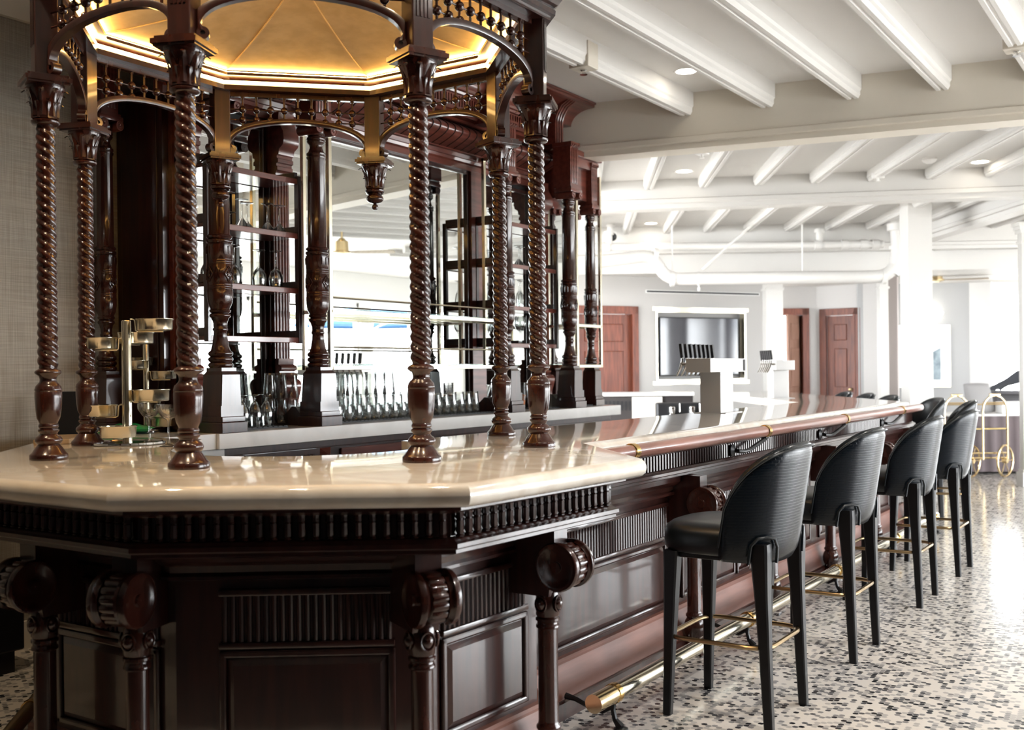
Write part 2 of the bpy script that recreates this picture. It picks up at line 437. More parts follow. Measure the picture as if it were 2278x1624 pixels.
m = MB(); tvbox(m, .10, 1.50, -.10, -.045, 1.275, 2.12, .008); m.build('casing', BLACK, t, False)
m = MB(); tvbox(m, .115, 1.485, -.046, -.042, 1.295, 2.105); m.build('screen', SCREEN, t, False)
m = MB(); tvbox(m, -.16, 1.86, -.002, .012, 2.455, 2.50)
t = tag(m.build('air_vent', WHITE, smooth=False), 'long thin slot air vent high above the television', 'vent')
m = MB(); tvbox(m, -.145, 1.845, .010, .015, 2.465, 2.49); m.build('slot', BLACK, t, False)

# ---- doors (named as the room's own parts)
def door(n, P, t, w, h, leaf_ang, knob=True, swing_from=1, mt=DOORW, leafm=None):
    """P: plan point at the left of the opening; t: unit direction along the wall; casing + panelled leaf"""
    P = Vector((P[0], P[1], 0)); t = Vector((t[0], t[1], 0)).normalized(); nn = Vector((t.y, -t.x, 0))
    M = Matrix(((t.x, nn.x, 0, P.x), (t.y, nn.y, 0, P.y), (0,0,1,0), (0,0,0,1)))
    m = MB(); c = .11
    for s0, s1, z0, z1 in ((-c,0,0,h+c),(w,w+c,0,h+c),(-c,w+c,h,h+c)):
        m.box(s0, s1, -.02, .035, z0, z1, M, .006)
    for s0, s1, z0, z1 in ((-.03,0,0,h),(w,w+.03,0,h),(0,w,h,h+.03)):
        m.box(s0, s1, -.16, .045, z0, z1, M)
    o = struct(m.build(f'door_{n}', mt, smooth=False))
    px = w if swing_from else 0
    L = M @ Matrix.Translation((px, -.04 if not leaf_ang else -.13, 0)) @ Matrix.Rotation(leaf_ang, 4, 'Z') @ Matrix.Translation((-px, 0, 0))
    m = MB(); st = .12
    m.box(.005, w-.005, -.020, .020, .01, h-.005, L)
    for z0, z1 in ((.22, h*.42), (h*.48, h*.76), (h*.82, h-.14)):
        for sg in ((.02, 1), (-.02, -1)):
            y0, y1 = (sg[0], sg[0]+.012*sg[1])
            m.box(st, w-st, min(y0,y1), max(y0,y1), z0, z1, L, .01)
    lf = m.build('door_leaf', leafm or mt, o, False)
    if knob:
        k = MB(); kx = .06 if swing_from else w-.06
        k.lathe([(.025,0),(.025,.006),(.010,.012),(.010,.04),(.024,.05),(.026,.062),(.014,.074),(.002,.076)], (0,0,0), 12, L @ Matrix.Translation((kx, .02, 1.02)) @ Matrix.Rotation(-PI/2, 4, 'X'))
        k.build('door_handle', BRASSD, lf)
    return o
tvd3 = Vector(tvp(1)) - Vector(tvp(0))
door(1, tvp(-1.27), tvd3, .86, 2.15, 0, True, 0, DOORW)
# lobby beyond the pillar
AL = W(3.45, 17.0); AC = W(4.93, 17.05); AR = W(5.86, 16.35)
def wallseg(a, b, z0, z1, name, m, th=.15):
    a, b = Vector(a[:2]), Vector(b[:2]); t = (b-a).normalized(); nn = Vector((-t.y, t.x))
    return struct(MB().prism([a, b, b+nn*th, a+nn*th], z0, z1).build(name, m, smooth=False))
ta = (Vector(AC)-Vector(AL)).normalized(); tb = (Vector(AR)-Vector(AC)).normalized()
def alo(s): return tuple(Vector(AL) + ta*s)
def arc_(s): return tuple(Vector(AC) + tb*s)
wallseg(alo(0), alo(.62), 0, 2.7, 'wall_lobby', GREYW); wallseg(alo(.62), alo(1.24), 2.24, 2.7, 'wall_lobby_head', GREYW); wallseg(alo(1.24), alo(1.50), 0, 2.7, 'wall_lobby_corner', GREYW)
wallseg(arc_(0), arc_(.10), 0, 2.7, 'wall_side', GREYW); wallseg(arc_(.10), arc_(.62), 2.22, 2.7, 'wall_side_head', GREYW); wallseg(arc_(.62), arc_(1.17), 0, 2.7, 'wall_side_end', GREYW)
door(2, alo(.62), ta, .62, 2.22, -.95, False, 1, DOORW, grain(mat('pale_door_wood', (.3,.15,.1), .4), (.30,.16,.11), (.42,.25,.19), (8,8,.7), 5, 4))
door(3, arc_(.16), tb, .44, 2.2, 0, True, 0, grain(mat('lobby_door_wood', (.2,.05,.025), .45), (.10,.020,.007), (.18,.042,.016), (8,8,.7), 5, 5))
# ---- pillars of the far wing
def pillar(n, r, d, w, h, rz=0, m=WHITE_DIM, cap=True, z0=0):
    x, y, z = W(r, d); mb = MB(); M = Matrix.Translation((x, y, 0)) @ Matrix.Rotation(PHI+rz, 4, 'Z')
    mb.box(-w/2, w/2, -w/2, w/2, z0, h, M)
    mb.box(-w/2-.03, w/2+.03, -w/2-.03, w/2+.03, z0, z0+.16, M); mb.box(-w/2-.015, w/2+.015, -w/2-.015, w/2+.015, z0+.16, z0+.19, M)
    if cap:
        for k, (e, za, zb) in enumerate(((.015,-.24,-.21),(.02,-.12,-.08),(.035,-.08,-.04),(.05,-.04,0))):
            mb.box(-w/2-e, w/2+e, -w/2-e, w/2+e, h+za, h+zb, M)
    return struct(mb.build(f'trim_{n}', m, smooth=False))
pillar('pillar_slim', 3.60, 14.55, .23, 2.68); pillar('pillar_mid', 5.08, 14.45, .12, 2.68); pillar('pillar_wide', 4.68, 12.2, .27, 3.29, 0, WHITE_DIM, False)
pillar('pillar_end', 5.86, 12.05, .10, 3.0)
wallseg(W(5.10,14.6), W(5.30,14.5), 0, 2.7, 'wall_pier', mat('warm_grey_wall', (.42,.37,.35), .7))
# picture wall and big window beyond the pillar
wallseg(W(5.45,16.6), W(7.20,16.6), 0, 2.7, 'wall_picture', mat('light_grey_wall', (.40,.40,.40), .7))
wallseg(W(7.20,16.6), W(7.45,16.4), 0, 2.7, 'wall_jamb', WHITE, .10); wallseg(W(7.45,16.5), W(10.5,16.3), 2.55, 2.7, 'wall_window_head', WHITE)
wallseg(W(7.45,16.5), W(10.5,16.3), 0, .1, 'wall_window_foot', WHITE)
m = MB(); M = Matrix.Translation(W(7.45,16.45)) @ Matrix.Rotation(PHI, 4, 'Z')
for s in (0, 1.0, 2.0, 2.95): m.box(s, s+.05, 0, .06, .1, 2.55, M)
m.box(0, 3.0, 0, .06, .1, .17, M).box(0, 3.0, 0, .06, 2.48, 2.55, M)
struct(m.build('window_7', WHITE, smooth=False))
wallseg(W(10.5,16.3), W(14.2,13.2), 0, CEIL2, 'wall_garden', WHITE_DIM)
# garden side ground
struct(MB().box(9.5, 40, -4, 50, -.12, -.02).build('ground_terrace', mat('pale_paving', (.62,.60,.57), .8)))
struct(MB().box(-30, 9.5, 24, 60, -.12, -.02).build('ground_garden', mat('pale_gravel', (.62,.60,.57), .8)))
# garden parasol, seen in the bar mirror
t = thing('garden_parasol', 'blue garden parasol outside the window, seen in the bar mirror', 'parasol', (6.4, 18.0, 0), world=True)
m = MB()
m.lathe([(1.75,2.40),(1.75,2.45),(.9,2.72),(.05,2.96),(.001,2.97)], (6.4,18.0,0), 8, cap=False); m.build('canopy', mat('blue_canvas', (.03,.10,.22), .8), t, False)
m = MB(); m.tube([(6.4,18.0,0),(6.4,18.0,2.95)], .028)
m.lathe([(.3,0),(.3,.06),(.05,.08),(.05,.3)], (6.4,18.0,0), 16); m.build('pole', mat('pale_pole', (.6,.55,.45), .5), t)
m = MB()
for k in range(8):
    a = k*PI/4; m.tube([(6.4+.04*cos(a),18+.04*sin(a),2.35),(6.4+.9*cos(a),18+.9*sin(a),2.68)], .012, 6)
m.build('stays', PBRASS, t)
# recessed ceiling lamps
DOWN1 = [(-3.23,7.22),(-.1,6.0),(-3.7,1.72),(-2.35,1.72),(-1.45,2.45),(-1.0,4.2),(.1,3.2)]
DOWN2 = [(-4.25,9.43),(-6.14,12.56),(-4.07,14.57),(-1.81,10.68)]
# ================================================================== THE CANOPY ON THE BAR
GX, GY, GR, CT = -3.173, 3.194, .995, 1.08
GAN = [math.radians(22.5 + 45*k + .58) for k in range(8)]
def gpt(k, r=GR): return (GX + r*cos(GAN[k % 8]), GY + r*sin(GAN[k % 8]))
gz = thing('bar_canopy', 'octagonal dark wood canopy on twisted columns rising from the marble bar corner', 'canopy', (GX, GY, CT), world=True)
ABZ = 2.4385                                   # underside of the capital slabs
def twist_bm():
    m = MB(); bm = m.bm; z0, z1 = .325, 1.225; n = 150; sg = 36; rings = []
    for i in range(n+1):
        z = z0 + (z1-z0)*i/n; f = min(1, i/4, (n-i)/4)
        ring = []
        for k in range(sg):
            th = 2*PI*k/sg; ps = th + 2*PI*z/.102
            r = .0258 + (.0105*abs(sin(1.5*ps))**.62)*(.35+.65*f)
            r *= 1.0 - .06*(i/n)
            ring.append(bm.verts.new((r*cos(th), r*sin(th), z)))
        rings.append(ring)
    for a, b in zip(rings, rings[1:]):
        for k in range(sg):
            j = (k+1) % sg; bm.faces.new((a[k], a[j], b[j], b[k]))
    bm.faces.new(list(reversed(rings[0]))); bm.faces.new(rings[-1])
    return m
BASEP = [(.0655,0),(.0665,.004),(.0665,.018),(.063,.022),(.058,.026),(.047,.043),(.040,.052),(.038,.055),(.044,.060),(.0475,.068),(.0475,.074),(.043,.082),(.036,.087),(.030,.094),(.031,.099),
         (.036,.104),(.036,.110),(.030,.114),(.0345,.120),(.0345,.126),(.031,.132),(.034,.140),(.040,.152),(.0445,.185),(.0468,.225),(.0468,.246),(.0450,.249),(.0468,.252),(.0468,.258),(.0445,.262),(.0445,.266),(.038,.274),(.030,.283),(.0285,.292),(.032,.305),
         (.045,.314),(.0465,.319),(.044,.324),(.033,.330),(.028,.334)]
def leaf(m, a, r0, z0, hgt, reach, wid, M):
    n = 8; L = []
    for i in range(n+1):
        t = i/n; rr = r0 + reach*(t**2.4); z = z0 + hgt*(t if t < .82 else .82 + (t-.82)*.1 - (t-.82)*.6)
        ww = wid*(1 - .55*t)*(1 if t < .85 else .7)
        th = .006*(1-t*.5)
        row = []
        for sx, dth in ((-1,0),(-.5,th*.6),(0,th*1.5),(.5,th*.6),(1,0)):
            ca, sa = cos(a), sin(a); R = rr + dth
            row.append(m.bm.verts.new(M @ Vector((R*ca - sx*ww*sa, R*sa + sx*ww*ca, z))))
        L.append(row)
    for p, q in zip(L, L[1:]):
        for k in range(4): m.bm.faces.new((p[k], p[k+1], q[k+1], q[k]))
def capital(m, M):
    z0 = 1.218
    m.lathe([(.030,z0-.002),(.045,z0+.002),(.0495,z0+.009),(.0495,z0+.015),(.040,z0+.020),(.0375,z0+.026),(.0385,z0+.06),(.046,z0+.09),(.060,z0+.118),(.067,z0+.132),(.067,ABZ-CT)], (0,0,0), 24, M)
    for k in range(8):
        leaf(m, k*PI/4, .0385, z0+.022, .075, .022, .0165, M)
        leaf(m, k*PI/4+PI/8, .040, z0+.030, .122, .040, .0185, M)
def slab(m, M, s=.158):
    z = ABZ-CT
    m.box(-s*.46, s*.46, -s*.46, s*.46, z, z+.008, M); m.box(-s/2, s/2, -s/2, s/2, z+.008, z+.024, M); m.box(-s*.44, s*.44, -s*.44, s*.44, z+.024, z+.034, M)
bases = [0,1,3,4,5,6,7]                      # vertex numbers: 7 C, 0 D, 1 E, 2 G, 3 H, 4 F, 5 A, 6 B
first = None
I4 = Matrix.Identity(4)
for k in (7, 0, 1, 4, 5, 6):
    x, y = gpt(k)
    if first is None:
        c = twist_bm().build('twisted_column', WOODH, None, angle=60); first = c
        c.parent = gz; c.location = (x-GX, y-GY, 0)
        m = MB(); m.lathe(BASEP, (0,0,0), 32); b_ = m.build('column_base', WOODH, None, angle=50); b_.parent = c
        m = MB(); capital(m, I4); slab(m, I4); b_ = m.build('capital', WOODH, None, angle=50); b_.parent = c
        c.rotation_euler = (0,0,GAN[k])
    else:
        c = copy_tree(first, gz); c.location = (x-GX, y-GY, 0); c.rotation_euler = (0,0,GAN[k])
firstp = None
for k in (2, 3):
    x, y = gpt(k)
    if firstp is None:
        m = MB(); capital(m, I4); slab(m, I4)
        z = 1.215
        m.lathe([(.004,z-.083),(.012,z-.081),(.016,z-.071),(.0165,z-.065),(.012,z-.055),(.007,z-.051),(.012,z-.049),(.030,z-.044),(.042,z-.034),(.0445,z-.025),(.040,z-.014),(.033,z-.006),(.046,z),(.03,z+.004)], (0,0,0), 24)
        firstp = m.build('pendant_drop', WOODH, None, angle=50); firstp.parent = gz; p = firstp
    else: p = firstp.copy(); COL.objects.link(p)
    p.location = (x-GX, y-GY, 0); p.rotation_euler = (0,0,GAN[k])
PZ0, PZ1 = ABZ + .034, 2.783
fp = None
for k in range(8):
    x, y = gpt(k)
    if fp is None:
        m = MB(); a, b = PZ0-CT, PZ1-CT+.12
        m.box(-.040,.040,-.040,.040, a, b, None, .004)
        for s in (-.022,-.0073,.0073,.022):
            m.box(.0395,.044, s-.0040, s+.0040, a+.11, b-.02)
        fp = m.build('post', WOOD, None, False); fp.parent = gz; p = fp
    else: p = fp.copy(); COL.objects.link(p)
    p.location = (x-GX, y-GY, 0); p.rotation_euler = (0,0,GAN[k])
# one side: arch with curled feet, spindle fretwork above
SIDE = 2*GR*sin(PI/8); hw = SIDE/2 - .043
def arch_bm():
    m = MB(); n = 28; zs, rise = PZ0-CT+.035, .128; th = .024; d = .016
    pts = []
    for i in range(n+1):
        t = PI*i/n; pts.append((-hw*cos(t)*1.0, zs + rise*sin(t)**.80))
    out = []
    for i, (u, z) in enumerate(pts):
        a = pts[max(i-1,0)]; b = pts[min(i+1,n)]
        tx, tz = b[0]-a[0], b[1]-a[1]; L = math.hypot(tx, tz) or 1
        out.append((u + tz/L*-th, z + tx/L*th))
    out[0] = (-hw, zs); out[-1] = (hw, zs); 
    out = [(max(-hw, min(hw, u)), z) for u, z in out]
    inn = [(u*(1-.02), z) for u, z in pts]; inn[0] = (-hw+.022, zs); inn[-1] = (hw-.022, zs)
    R = []
    for (u1, z1), (u2, z2) in zip(out, inn):
        R.append([m.bm.verts.new((d*s, u, z)) for s, u, z in ((-1,u1,z1),(1,u1,z1),(1.25,(u1+u2)/2,(z1+z2)/2),(1,u2,z2),(-1,u2,z2),(-1.25,(u1+u2)/2,(z1+z2)/2))])
    for a, b in zip(R, R[1:]):
        for q in range(6): m.bm.faces.new((a[q], b[q], b[(q+1) % 6], a[(q+1) % 6]))
    m.bm.faces.new(R[0]); m.bm.faces.new(list(reversed(R[-1])))
    for s in (-1, 1):                           # the curled foot, pierced by a small eye
        Mx = Matrix.Translation((0, s*(hw-.016), zs-.010)) @ Matrix.Rotation(PI/2, 4, 'Y')
        m.lathe([(.008,-.017),(.021,-.017),(.021,.017),(.008,.017)], (0,0,0), 18, Mx, cap=False)
        m.lathe([(.008,-.010),(.008,.010)], (0,0,0), 12, Mx)
    return m
def fret_bm():
    m = MB(); zt = PZ1-CT-.022; zs = PZ0-CT+.035; rise = .128
    m.box(-.014,.014,-hw,hw,zt,PZ1-CT)                  # top rail
    n = 10; zr = (2.700-CT, 2.648-CT)
    def az(u):
        c_ = min(1, abs(u)/hw); return zs + rise*(math.sqrt(max(0,1-c_*c_)))**.80 + .014
    for i in range(1, n):
        u = -hw + 2*hw*i/n; a = az(u)
        m.lathe([(.0055,a),(.0055,zt)], (0,u,0), 8, cap=False)
        m.lathe([(.0095,zt-.008),(.0095,zt)], (0,u,0), 8)
        for z in zr:
            if z > a + .004: m.ball((0,u,z), .0185, 14)
    for z in zr:
        us = [-hw]+[-hw+2*hw*i/60 for i in range(1,60)]+[hw]
        run = []
        for u in us:
            if z > az(u) - .012: run.append((0,u,z))
            elif run:
                if len(run) > 1: m.tube(run, .0036, 8)
                run = []
        if len(run) > 1: m.tube(run, .0036, 8)
    return m
fa = ff = None
for k in range(8):
    (x0, y0), (x1, y1) = gpt(k), gpt(k+1)
    a = math.atan2(y1-y0, x1-x0) - PI/2
    if fa is None:
        fa = arch_bm().build('arch', WOOD, None, angle=40); fa.parent = gz; o1 = fa
        ff = fret_bm().build('spindle_fretwork', WOODH, None, angle=50); ff.parent = gz; o2 = ff
    else:
        o1 = fa.copy(); COL.objects.link(o1); o2 = ff.copy(); COL.objects.link(o2)
    for o in (o1, o2):
        o.location = ((x0+x1)/2-GX, (y0+y1)/2-GY, 0); o.rotation_euler = (0,0,a)
ring = [gpt(k) for k in range(8)]
m = MB(); m.sweep([(-.062,2.783),(.060,2.783),(.060,2.90),(-.010,2.90),(-.010,2.842),(-.062,2.806)], ring, True); m.build('ring_beam', WOOD, gz, False)
m = MB(); m.sweep([(-.064,2.813),(-.030,2.813),(-.030,2.827),(-.062,2.827)], ring, True); m.build('light_strip', LED, gz, False)
m = MB(); m.sweep([(-.101,2.8565),(-.088,2.8565),(-.088,2.860),(-.101,2.860)], ring, True); m.build('added_lining_light', LINING_GLOW, gz, False)  # hidden strip added behind the trim to light the lining
m = MB(); m.sweep([(-.105,2.842),(-.012,2.842),(-.012,2.868),(-.085,2.8555),(-.105,2.8555)], ring, True); m.build('lining_trim', WOOD, gz, False)
m = MB(); m.sweep([(.030,2.800),(.078,2.803),(.080,2.822),(.070,2.830),(.088,2.842),(.105,2.862),(.105,2.876),(.030,2.880)], ring, True); m.build('cornice', WOOD, gz, False)
m = MB(); m.sweep([(.02,2.876),(.062,2.876),(.062,3.06),(.02,3.06)], ring, True)
for k in range(8):
    (x0, y0), (x1, y1) = gpt(k), gpt(k+1); t = Vector((x1-x0, y1-y0)); L = t.length; t.normalize(); nn = Vector((t.y, -t.x))
    for i in range(26):
        s = (i+.5)/26*L; p = Vector((x0,y0)) + t*s + nn*.066
        m.bc((p.x, p.y, 2.968), .013, .016, .15, math.atan2(t.y, t.x))
m.sweep([(.02,3.06),(.080,3.06),(.11,3.10),(.14,3.13),(.14,3.155),(.02,3.155)], ring, True)
m.build('frieze', WOOD, gz, False)
m = MB(); rin = [gpt(k, GR-.085) for k in range(8)]
n = 14; rows = []
for i in range(n+1):
    f = i/n; z = 2.872 + .17*(f**1.45); row = []
    for k in range(8):
        for q in range(6):
            g = q/6; ax, ay = rin[k]; bx, by = rin[(k+1) % 8]
            px, py = ax+(bx-ax)*g, ay+(by-ay)*g
            sag = .016*sin(PI*g)*sin(PI*min(1, f*1.15))**.8
            row.append(m.bm.verts.new((GX+(px-GX)*(1-f)+0, GY+(py-GY)*(1-f), z + sag)) if f < 1 else None)
    rows.append(row)
apex = m.bm.verts.new((GX, GY, 3.042))
for a, b in zip(rows, rows[1:]):
    for k in range(48):
        j = (k+1) % 48
        if b[0] is None: m.bm.faces.new((a[k], a[j], apex))
        else: m.bm.faces.new((a[k], a[j], b[j], b[k]))
dome = m.build('canvas_lining', LINING, gz, angle=12)
m = MB()
for k in range(8):
    ax, ay = rin[k]; m.tube([(GX+(ax-GX)*(1-f), GY+(ay-GY)*(1-f), 2.872+.17*f**1.45-.003) for f in [i/12 for i in range(13)]], .0035, 6)
m.build('seam', LINING, gz)

# ================================================================== THE BAR
U2 = Vector((-.559, .829)); 
def leg(x, y, s): return (x + U2.x*s, y + U2.y*s)
L2L = 4.6
O = [(-5.0,3.28),(-3.49,1.77),(-2.50,1.77),(-1.69,2.33),(-1.64,3.30),(-2.18,3.86),(-2.18,9.42), leg(-2.18,9.42,L2L)]
hole = [(GX+.53*cos(a), GY+.53*sin(a)) for a in [math.radians(28 - 158*i/26) for i in range(27)]]
Iin = [leg(-3.0,9.0,L2L-.1),(-3.0,9.0),(-3.0,3.62),(-2.86,3.58)] + hole + [(-3.95,3.31),(-4.21,3.285)]
m = MB(); m.prism(O+Iin, 1.012, CT)
bm = m.bm; bmesh.ops.recalc_face_normals(bm, faces=bm.faces)
cap = [e for e in bm.edges if abs(e.verts[0].co.z-e.verts[1].co.z) < 1e-5 and max(e.verts[0].co.x, e.verts[1].co.x) > -5.04]
nO = {tuple(round(c, 4) for c in p) for p in O}
outer = [e for e in cap if all((round(v.co.x,4), round(v.co.y,4)) in nO for v in e.verts)]
bmesh.ops.bevel(bm, geom=outer, offset=.033, segments=5, affect='EDGES', profile=.5, clamp_overlap=True)
top = tag(m.build('marble_worktop', MARBLE, None, angle=30), 'thick polished cream marble bar top with rounded front edge', 'counter top')

bar = thing('bar_counter', 'dark carved mahogany bar front with fluted friezes, panels and turned columns', 'bar', (-2.6, 4.0, 0), world=True)
Fp = [(-4.80,3.24),(-4.75,3.19),(-3.44,1.88),(-2.535,1.88),(-1.80,2.40),(-1.76,3.27),(-2.15,3.66),(-2.15,9.40), leg(-2.15,9.40,L2L-.05)]
Bp = [(-4.45,3.20),(-4.40,3.15),(-3.34,2.09),(-2.62,2.09),(-2.03,2.52),(-2.01,3.16),(-2.24,3.42),(-2.24,9.36), leg(-2.24,9.36,L2L-.1)]
# carcass behind the mouldings (a wall a hand thick, following the plan)
m = MB(); m.sweep([(0,.0),(0,1.0),(-.10,1.0),(-.10,.0)], Bp); m.build('carcass', WOOD, bar, False)
# the frieze ledge under the marble
m = MB(); m.sweep([(-.16,1.012),(.045,1.012),(.045,.998),(.020,.992),(.006,.985),(.0,.985),(-.02,.985),(-.02,.915),(.0,.912),(.010,.905),(.022,.900),(.022,.888),(.012,.882),(.012,.872),(-.004,.866),(-.16,.866)], Fp); m.build('frieze_moulding', WOOD, bar, False)
class Seg:
    """a straight stretch of the bar front: s along it, o outwards, z up"""
    def __init__(q, a, b):
        q.a, q.b = Vector(a), Vector(b); t = q.b-q.a; q.L = t.length; t.normalize(); n = Vector((t.y, -t.x))
        q.M = Matrix(((t.x, n.x, 0, a[0]), (t.y, n.y, 0, a[1]), (0,0,1,0), (0,0,0,1))); q.t, q.n = t, n
    def p(q, s, o, z=0): return q.M @ Vector((s, o, z))
def spindles(m, sg, s0, s1, z0, z1, o, pitch, r, fancy=True, seg=8):
    n = max(1, int((s1-s0)/pitch)); 
    for i in range(n):
        c = sg.p(s0+(i+.5)*(s1-s0)/n, o, 0); h = z1-z0
        if fancy: pr = [(r,z0),(r*1.15,z0+h*.05),(r*.75,z0+h*.10),(r*1.05,z0+h*.2),(r*.95,z0+h*.5),(r*1.05,z0+h*.66),(r*.8,z0+h*.70),(r*1.1,z0+h*.75),(r*.95,z0+h*.9),(r*1.1,z1)]
        else: pr = [(r,z0),(r,z1)]
        m.lathe(pr, c, seg, cap=False)
segF = [Seg(a, b) for a, b in zip(Fp, Fp[1:])]; segB = [Seg(a, b) for a, b in zip(Bp, Bp[1:])]
for i, sg in enumerate(segF):
    if i == 0: continue
    m = MB(); p = .0385 if i < 6 else .031
    spindles(m, sg, .012, sg.L-.012, .915, .985, -.005, p, .0115 if i < 6 else .009, i < 6, 8 if i < 7 else 6)
    m.build('spindle_frieze', WOOD, bar)
def panel(sg, s0, s1, z0, z1, mt=WOOD):
    """raised and fielded panel in a moulded frame"""
    m = MB()
    for a, b, c, d_ in ((s0,s0+.022,z0,z1),(s1-.022,s1,z0,z1),(s0,s1,z0,z0+.022),(s0,s1,z1-.022,z1)):
        m.box(a, b, 0, .016, c, d_, sg.M, .006)
    q = .045
    vs = []
    for e, o in ((.022,.0),(.022,.003),(q,.016)):
        vs.append([m.bm.verts.new(sg.M @ Vector((s, o, z))) for s, z in ((s0+e,z0+e),(s1-e,z0+e),(s1-e,z1-e),(s0+e,z1-e))])
    for a, b in zip(vs, vs[1:]):
        for k in range(4): m.bm.faces.new((a[k], a[(k+1) % 4], b[(k+1) % 4], b[k]))
    m.bm.faces.new(vs[-1])
    m.build('panel', mt, bar, False)
def lowflute(sg, s0, s1, z0, z1):
    m = MB(); m.box(s0, s1, 0, .018, z1, z1+.02, sg.M, .004); m.box(s0, s1, 0, .018, z0-.02, z0, sg.M, .004)
    spindles(m, sg, s0+.005, s1-.005, z0, z1, .004, .024, .0085, False, 8); m.build('fluted_band', WOOD, bar)
# mouldings that run the whole length
m = MB(); m.sweep([(0,.865),(.07,.865),(.07,.84),(.055,.825),(.03,.81),(.025,.79),(.035,.78),(.035,.77),(.02,.765),(0,.765)], Bp); m.build('upper_moulding', WOOD, bar, False)
m = MB(); m.sweep([(0,.215),(.024,.215),(.03,.205),(.03,.195),(.07,.075),(.07,.070),(.0,.07)], Bp); m.build('sloped_skirting', BASEW, bar, False)
m = MB(); m.sweep([(0,.072),(.078,.072),(.085,.066),(.085,.0),(0,.0)], Bp); m.build('plinth', WOOD, bar, False)
COLP = [(.052,0),(.052,.03),(.050,.05),(.034,.06),(.040,.08),(.050,.105),(.052,.130),(.046,.155),(.036,.172),(.042,.180),(.042,.188),(.036,.195),(.0345,.205),(.0335,.40),(.0335,.515),(.040,.520),(.040,.528),(.0355,.532),(.0355,.540),(.041,.544),(.041,.552),(.036,.556),(.040,.562),(.040,.640),(.034,.648)]
def corbel(P, n, seat, z=.735, colh=0.0, col=True):
    """scrolled bracket with a fluted drum, carried by a turned column; n = outward direction"""
    n = Vector((n[0], n[1], 0)).normalized(); t = Vector((-n.y, n.x, 0)); 
    M = Matrix(((t.x, n.x, 0, P[0]), (t.y, n.y, 0, P[1]), (0,0,1,0), (0,0,0,1)))
    m = MB(); w = .058
    # bracket body in side profile (o, z)
    prof = [(-.14,.866),(.055,.866),(.055,.80),(.085,.80),(.10,.77),(.09,.70),(.06,.665),(.035,.66),(.03,.63),(-.14,.63)]
    a = [m.bm.verts.new(M @ Vector((-w*.72, o, q))) for o, q in prof]; b = [m.bm.verts.new(M @ Vector((w*.72, o, q))) for o, q in prof]
    m.bm.faces.new(a); m.bm.faces.new(list(reversed(b)))
    for k in range(len(prof)): m.bm.faces.new((a[k], b[k], b[(k+1) % len(prof)], a[(k+1) % len(prof)]))
    root = m.build('corbel', WOOD, bar, False)
    D = M @ Matrix.Translation((0, .07, z)) @ Matrix.Rotation(PI/2, 4, 'Y')
    m = MB(); R = .082
    m.lathe([(.001,-w-.006),(.018,-w-.006),(.020,-w),(.060,-w),(.066,-w-.004),(R-.004,-w-.004),(R,-w+.002),(R,-w+.014),(R-.008,-w+.018),(R-.012,-w+.026),(R-.006,-w+.032)], (0,0,0), 32, D, cap=False)
    m.lathe([(R-.006,w-.032),(R-.012,w-.026),(R-.008,w-.018),(R,w-.014),(R,w-.002),(R-.004,w+.004),(.066,w+.004),(.060,w),(.020,w),(.018,w+.006),(.001,w+.006)], (0,0,0), 32, D, cap=False)
    nfl = 16
    vs = []
    for zz in (-w+.030, -w+.036, w-.036, w-.030):
        e = 0 if abs(zz) > w-.031 else .006
        vs.append([m.bm.verts.new(D @ Vector(((R-.012+e*abs(sin(nfl/2*q*2*PI/96))**.6)*cos(q*2*PI/96), (R-.012+e*abs(sin(nfl/2*q*2*PI/96))**.6)*sin(q*2*PI/96), zz))) for q in range(96)])
    for a_, b_ in zip(vs, vs[1:]):
        for q in range(96): m.bm.faces.new((a_[q], a_[(q+1) % 96], b_[(q+1) % 96], b_[q]))
    m.build('scroll_drum', WOODH, root, angle=40)
    if col:
        m = MB(); m.lathe(COLP, M @ Vector((0,0,0)), 24)
        for sx, sy in ((0,.040),(.040,0),(-.040,0)):      # the carved balls of the capital
            m.lathe([(.001,-.022),(.013,-.017),(.019,-.004),(.019,.006),(.012,.018),(.001,.022)], M @ Vector((sx*.95, sy*.95, .603)), 14)
            m.tube([M @ Vector((sx*1.08+ (.021*cos(a) if sy else 0), sy*1.08+(.021*cos(a) if sx else 0), .603+.026*sin(a))) for a in [i*PI/8 for i in range(16)]], .004, 6, True)
        m.bc((0,0,.02), .115,.115,.04, 0, .004, M)
        m.build('turned_column', WOODH, bar, angle=50)
s12, s23 = segB[2], segB[3]
def mid(n1, n2): v = n1+n2; return v.normalized()
corbel((-1.945,2.43), mid(segB[3].n, segB[4].n), None); corbel((-1.885,3.035), (1,0), None)
corbel((-2.665,1.985), mid(segB[2].n, segB[3].n), None); corbel((-3.10,1.965), (0,-1), None)
LONGC = [4.78, 5.87, 6.98, 8.10, 9.20]
for y in LONGC: corbel((-2.125, y), (1,0), None)
corbel(leg(-2.02,9.6,1.6), (.829,.559), None); corbel(leg(-2.02,9.6,3.4), (.829,.559), None)
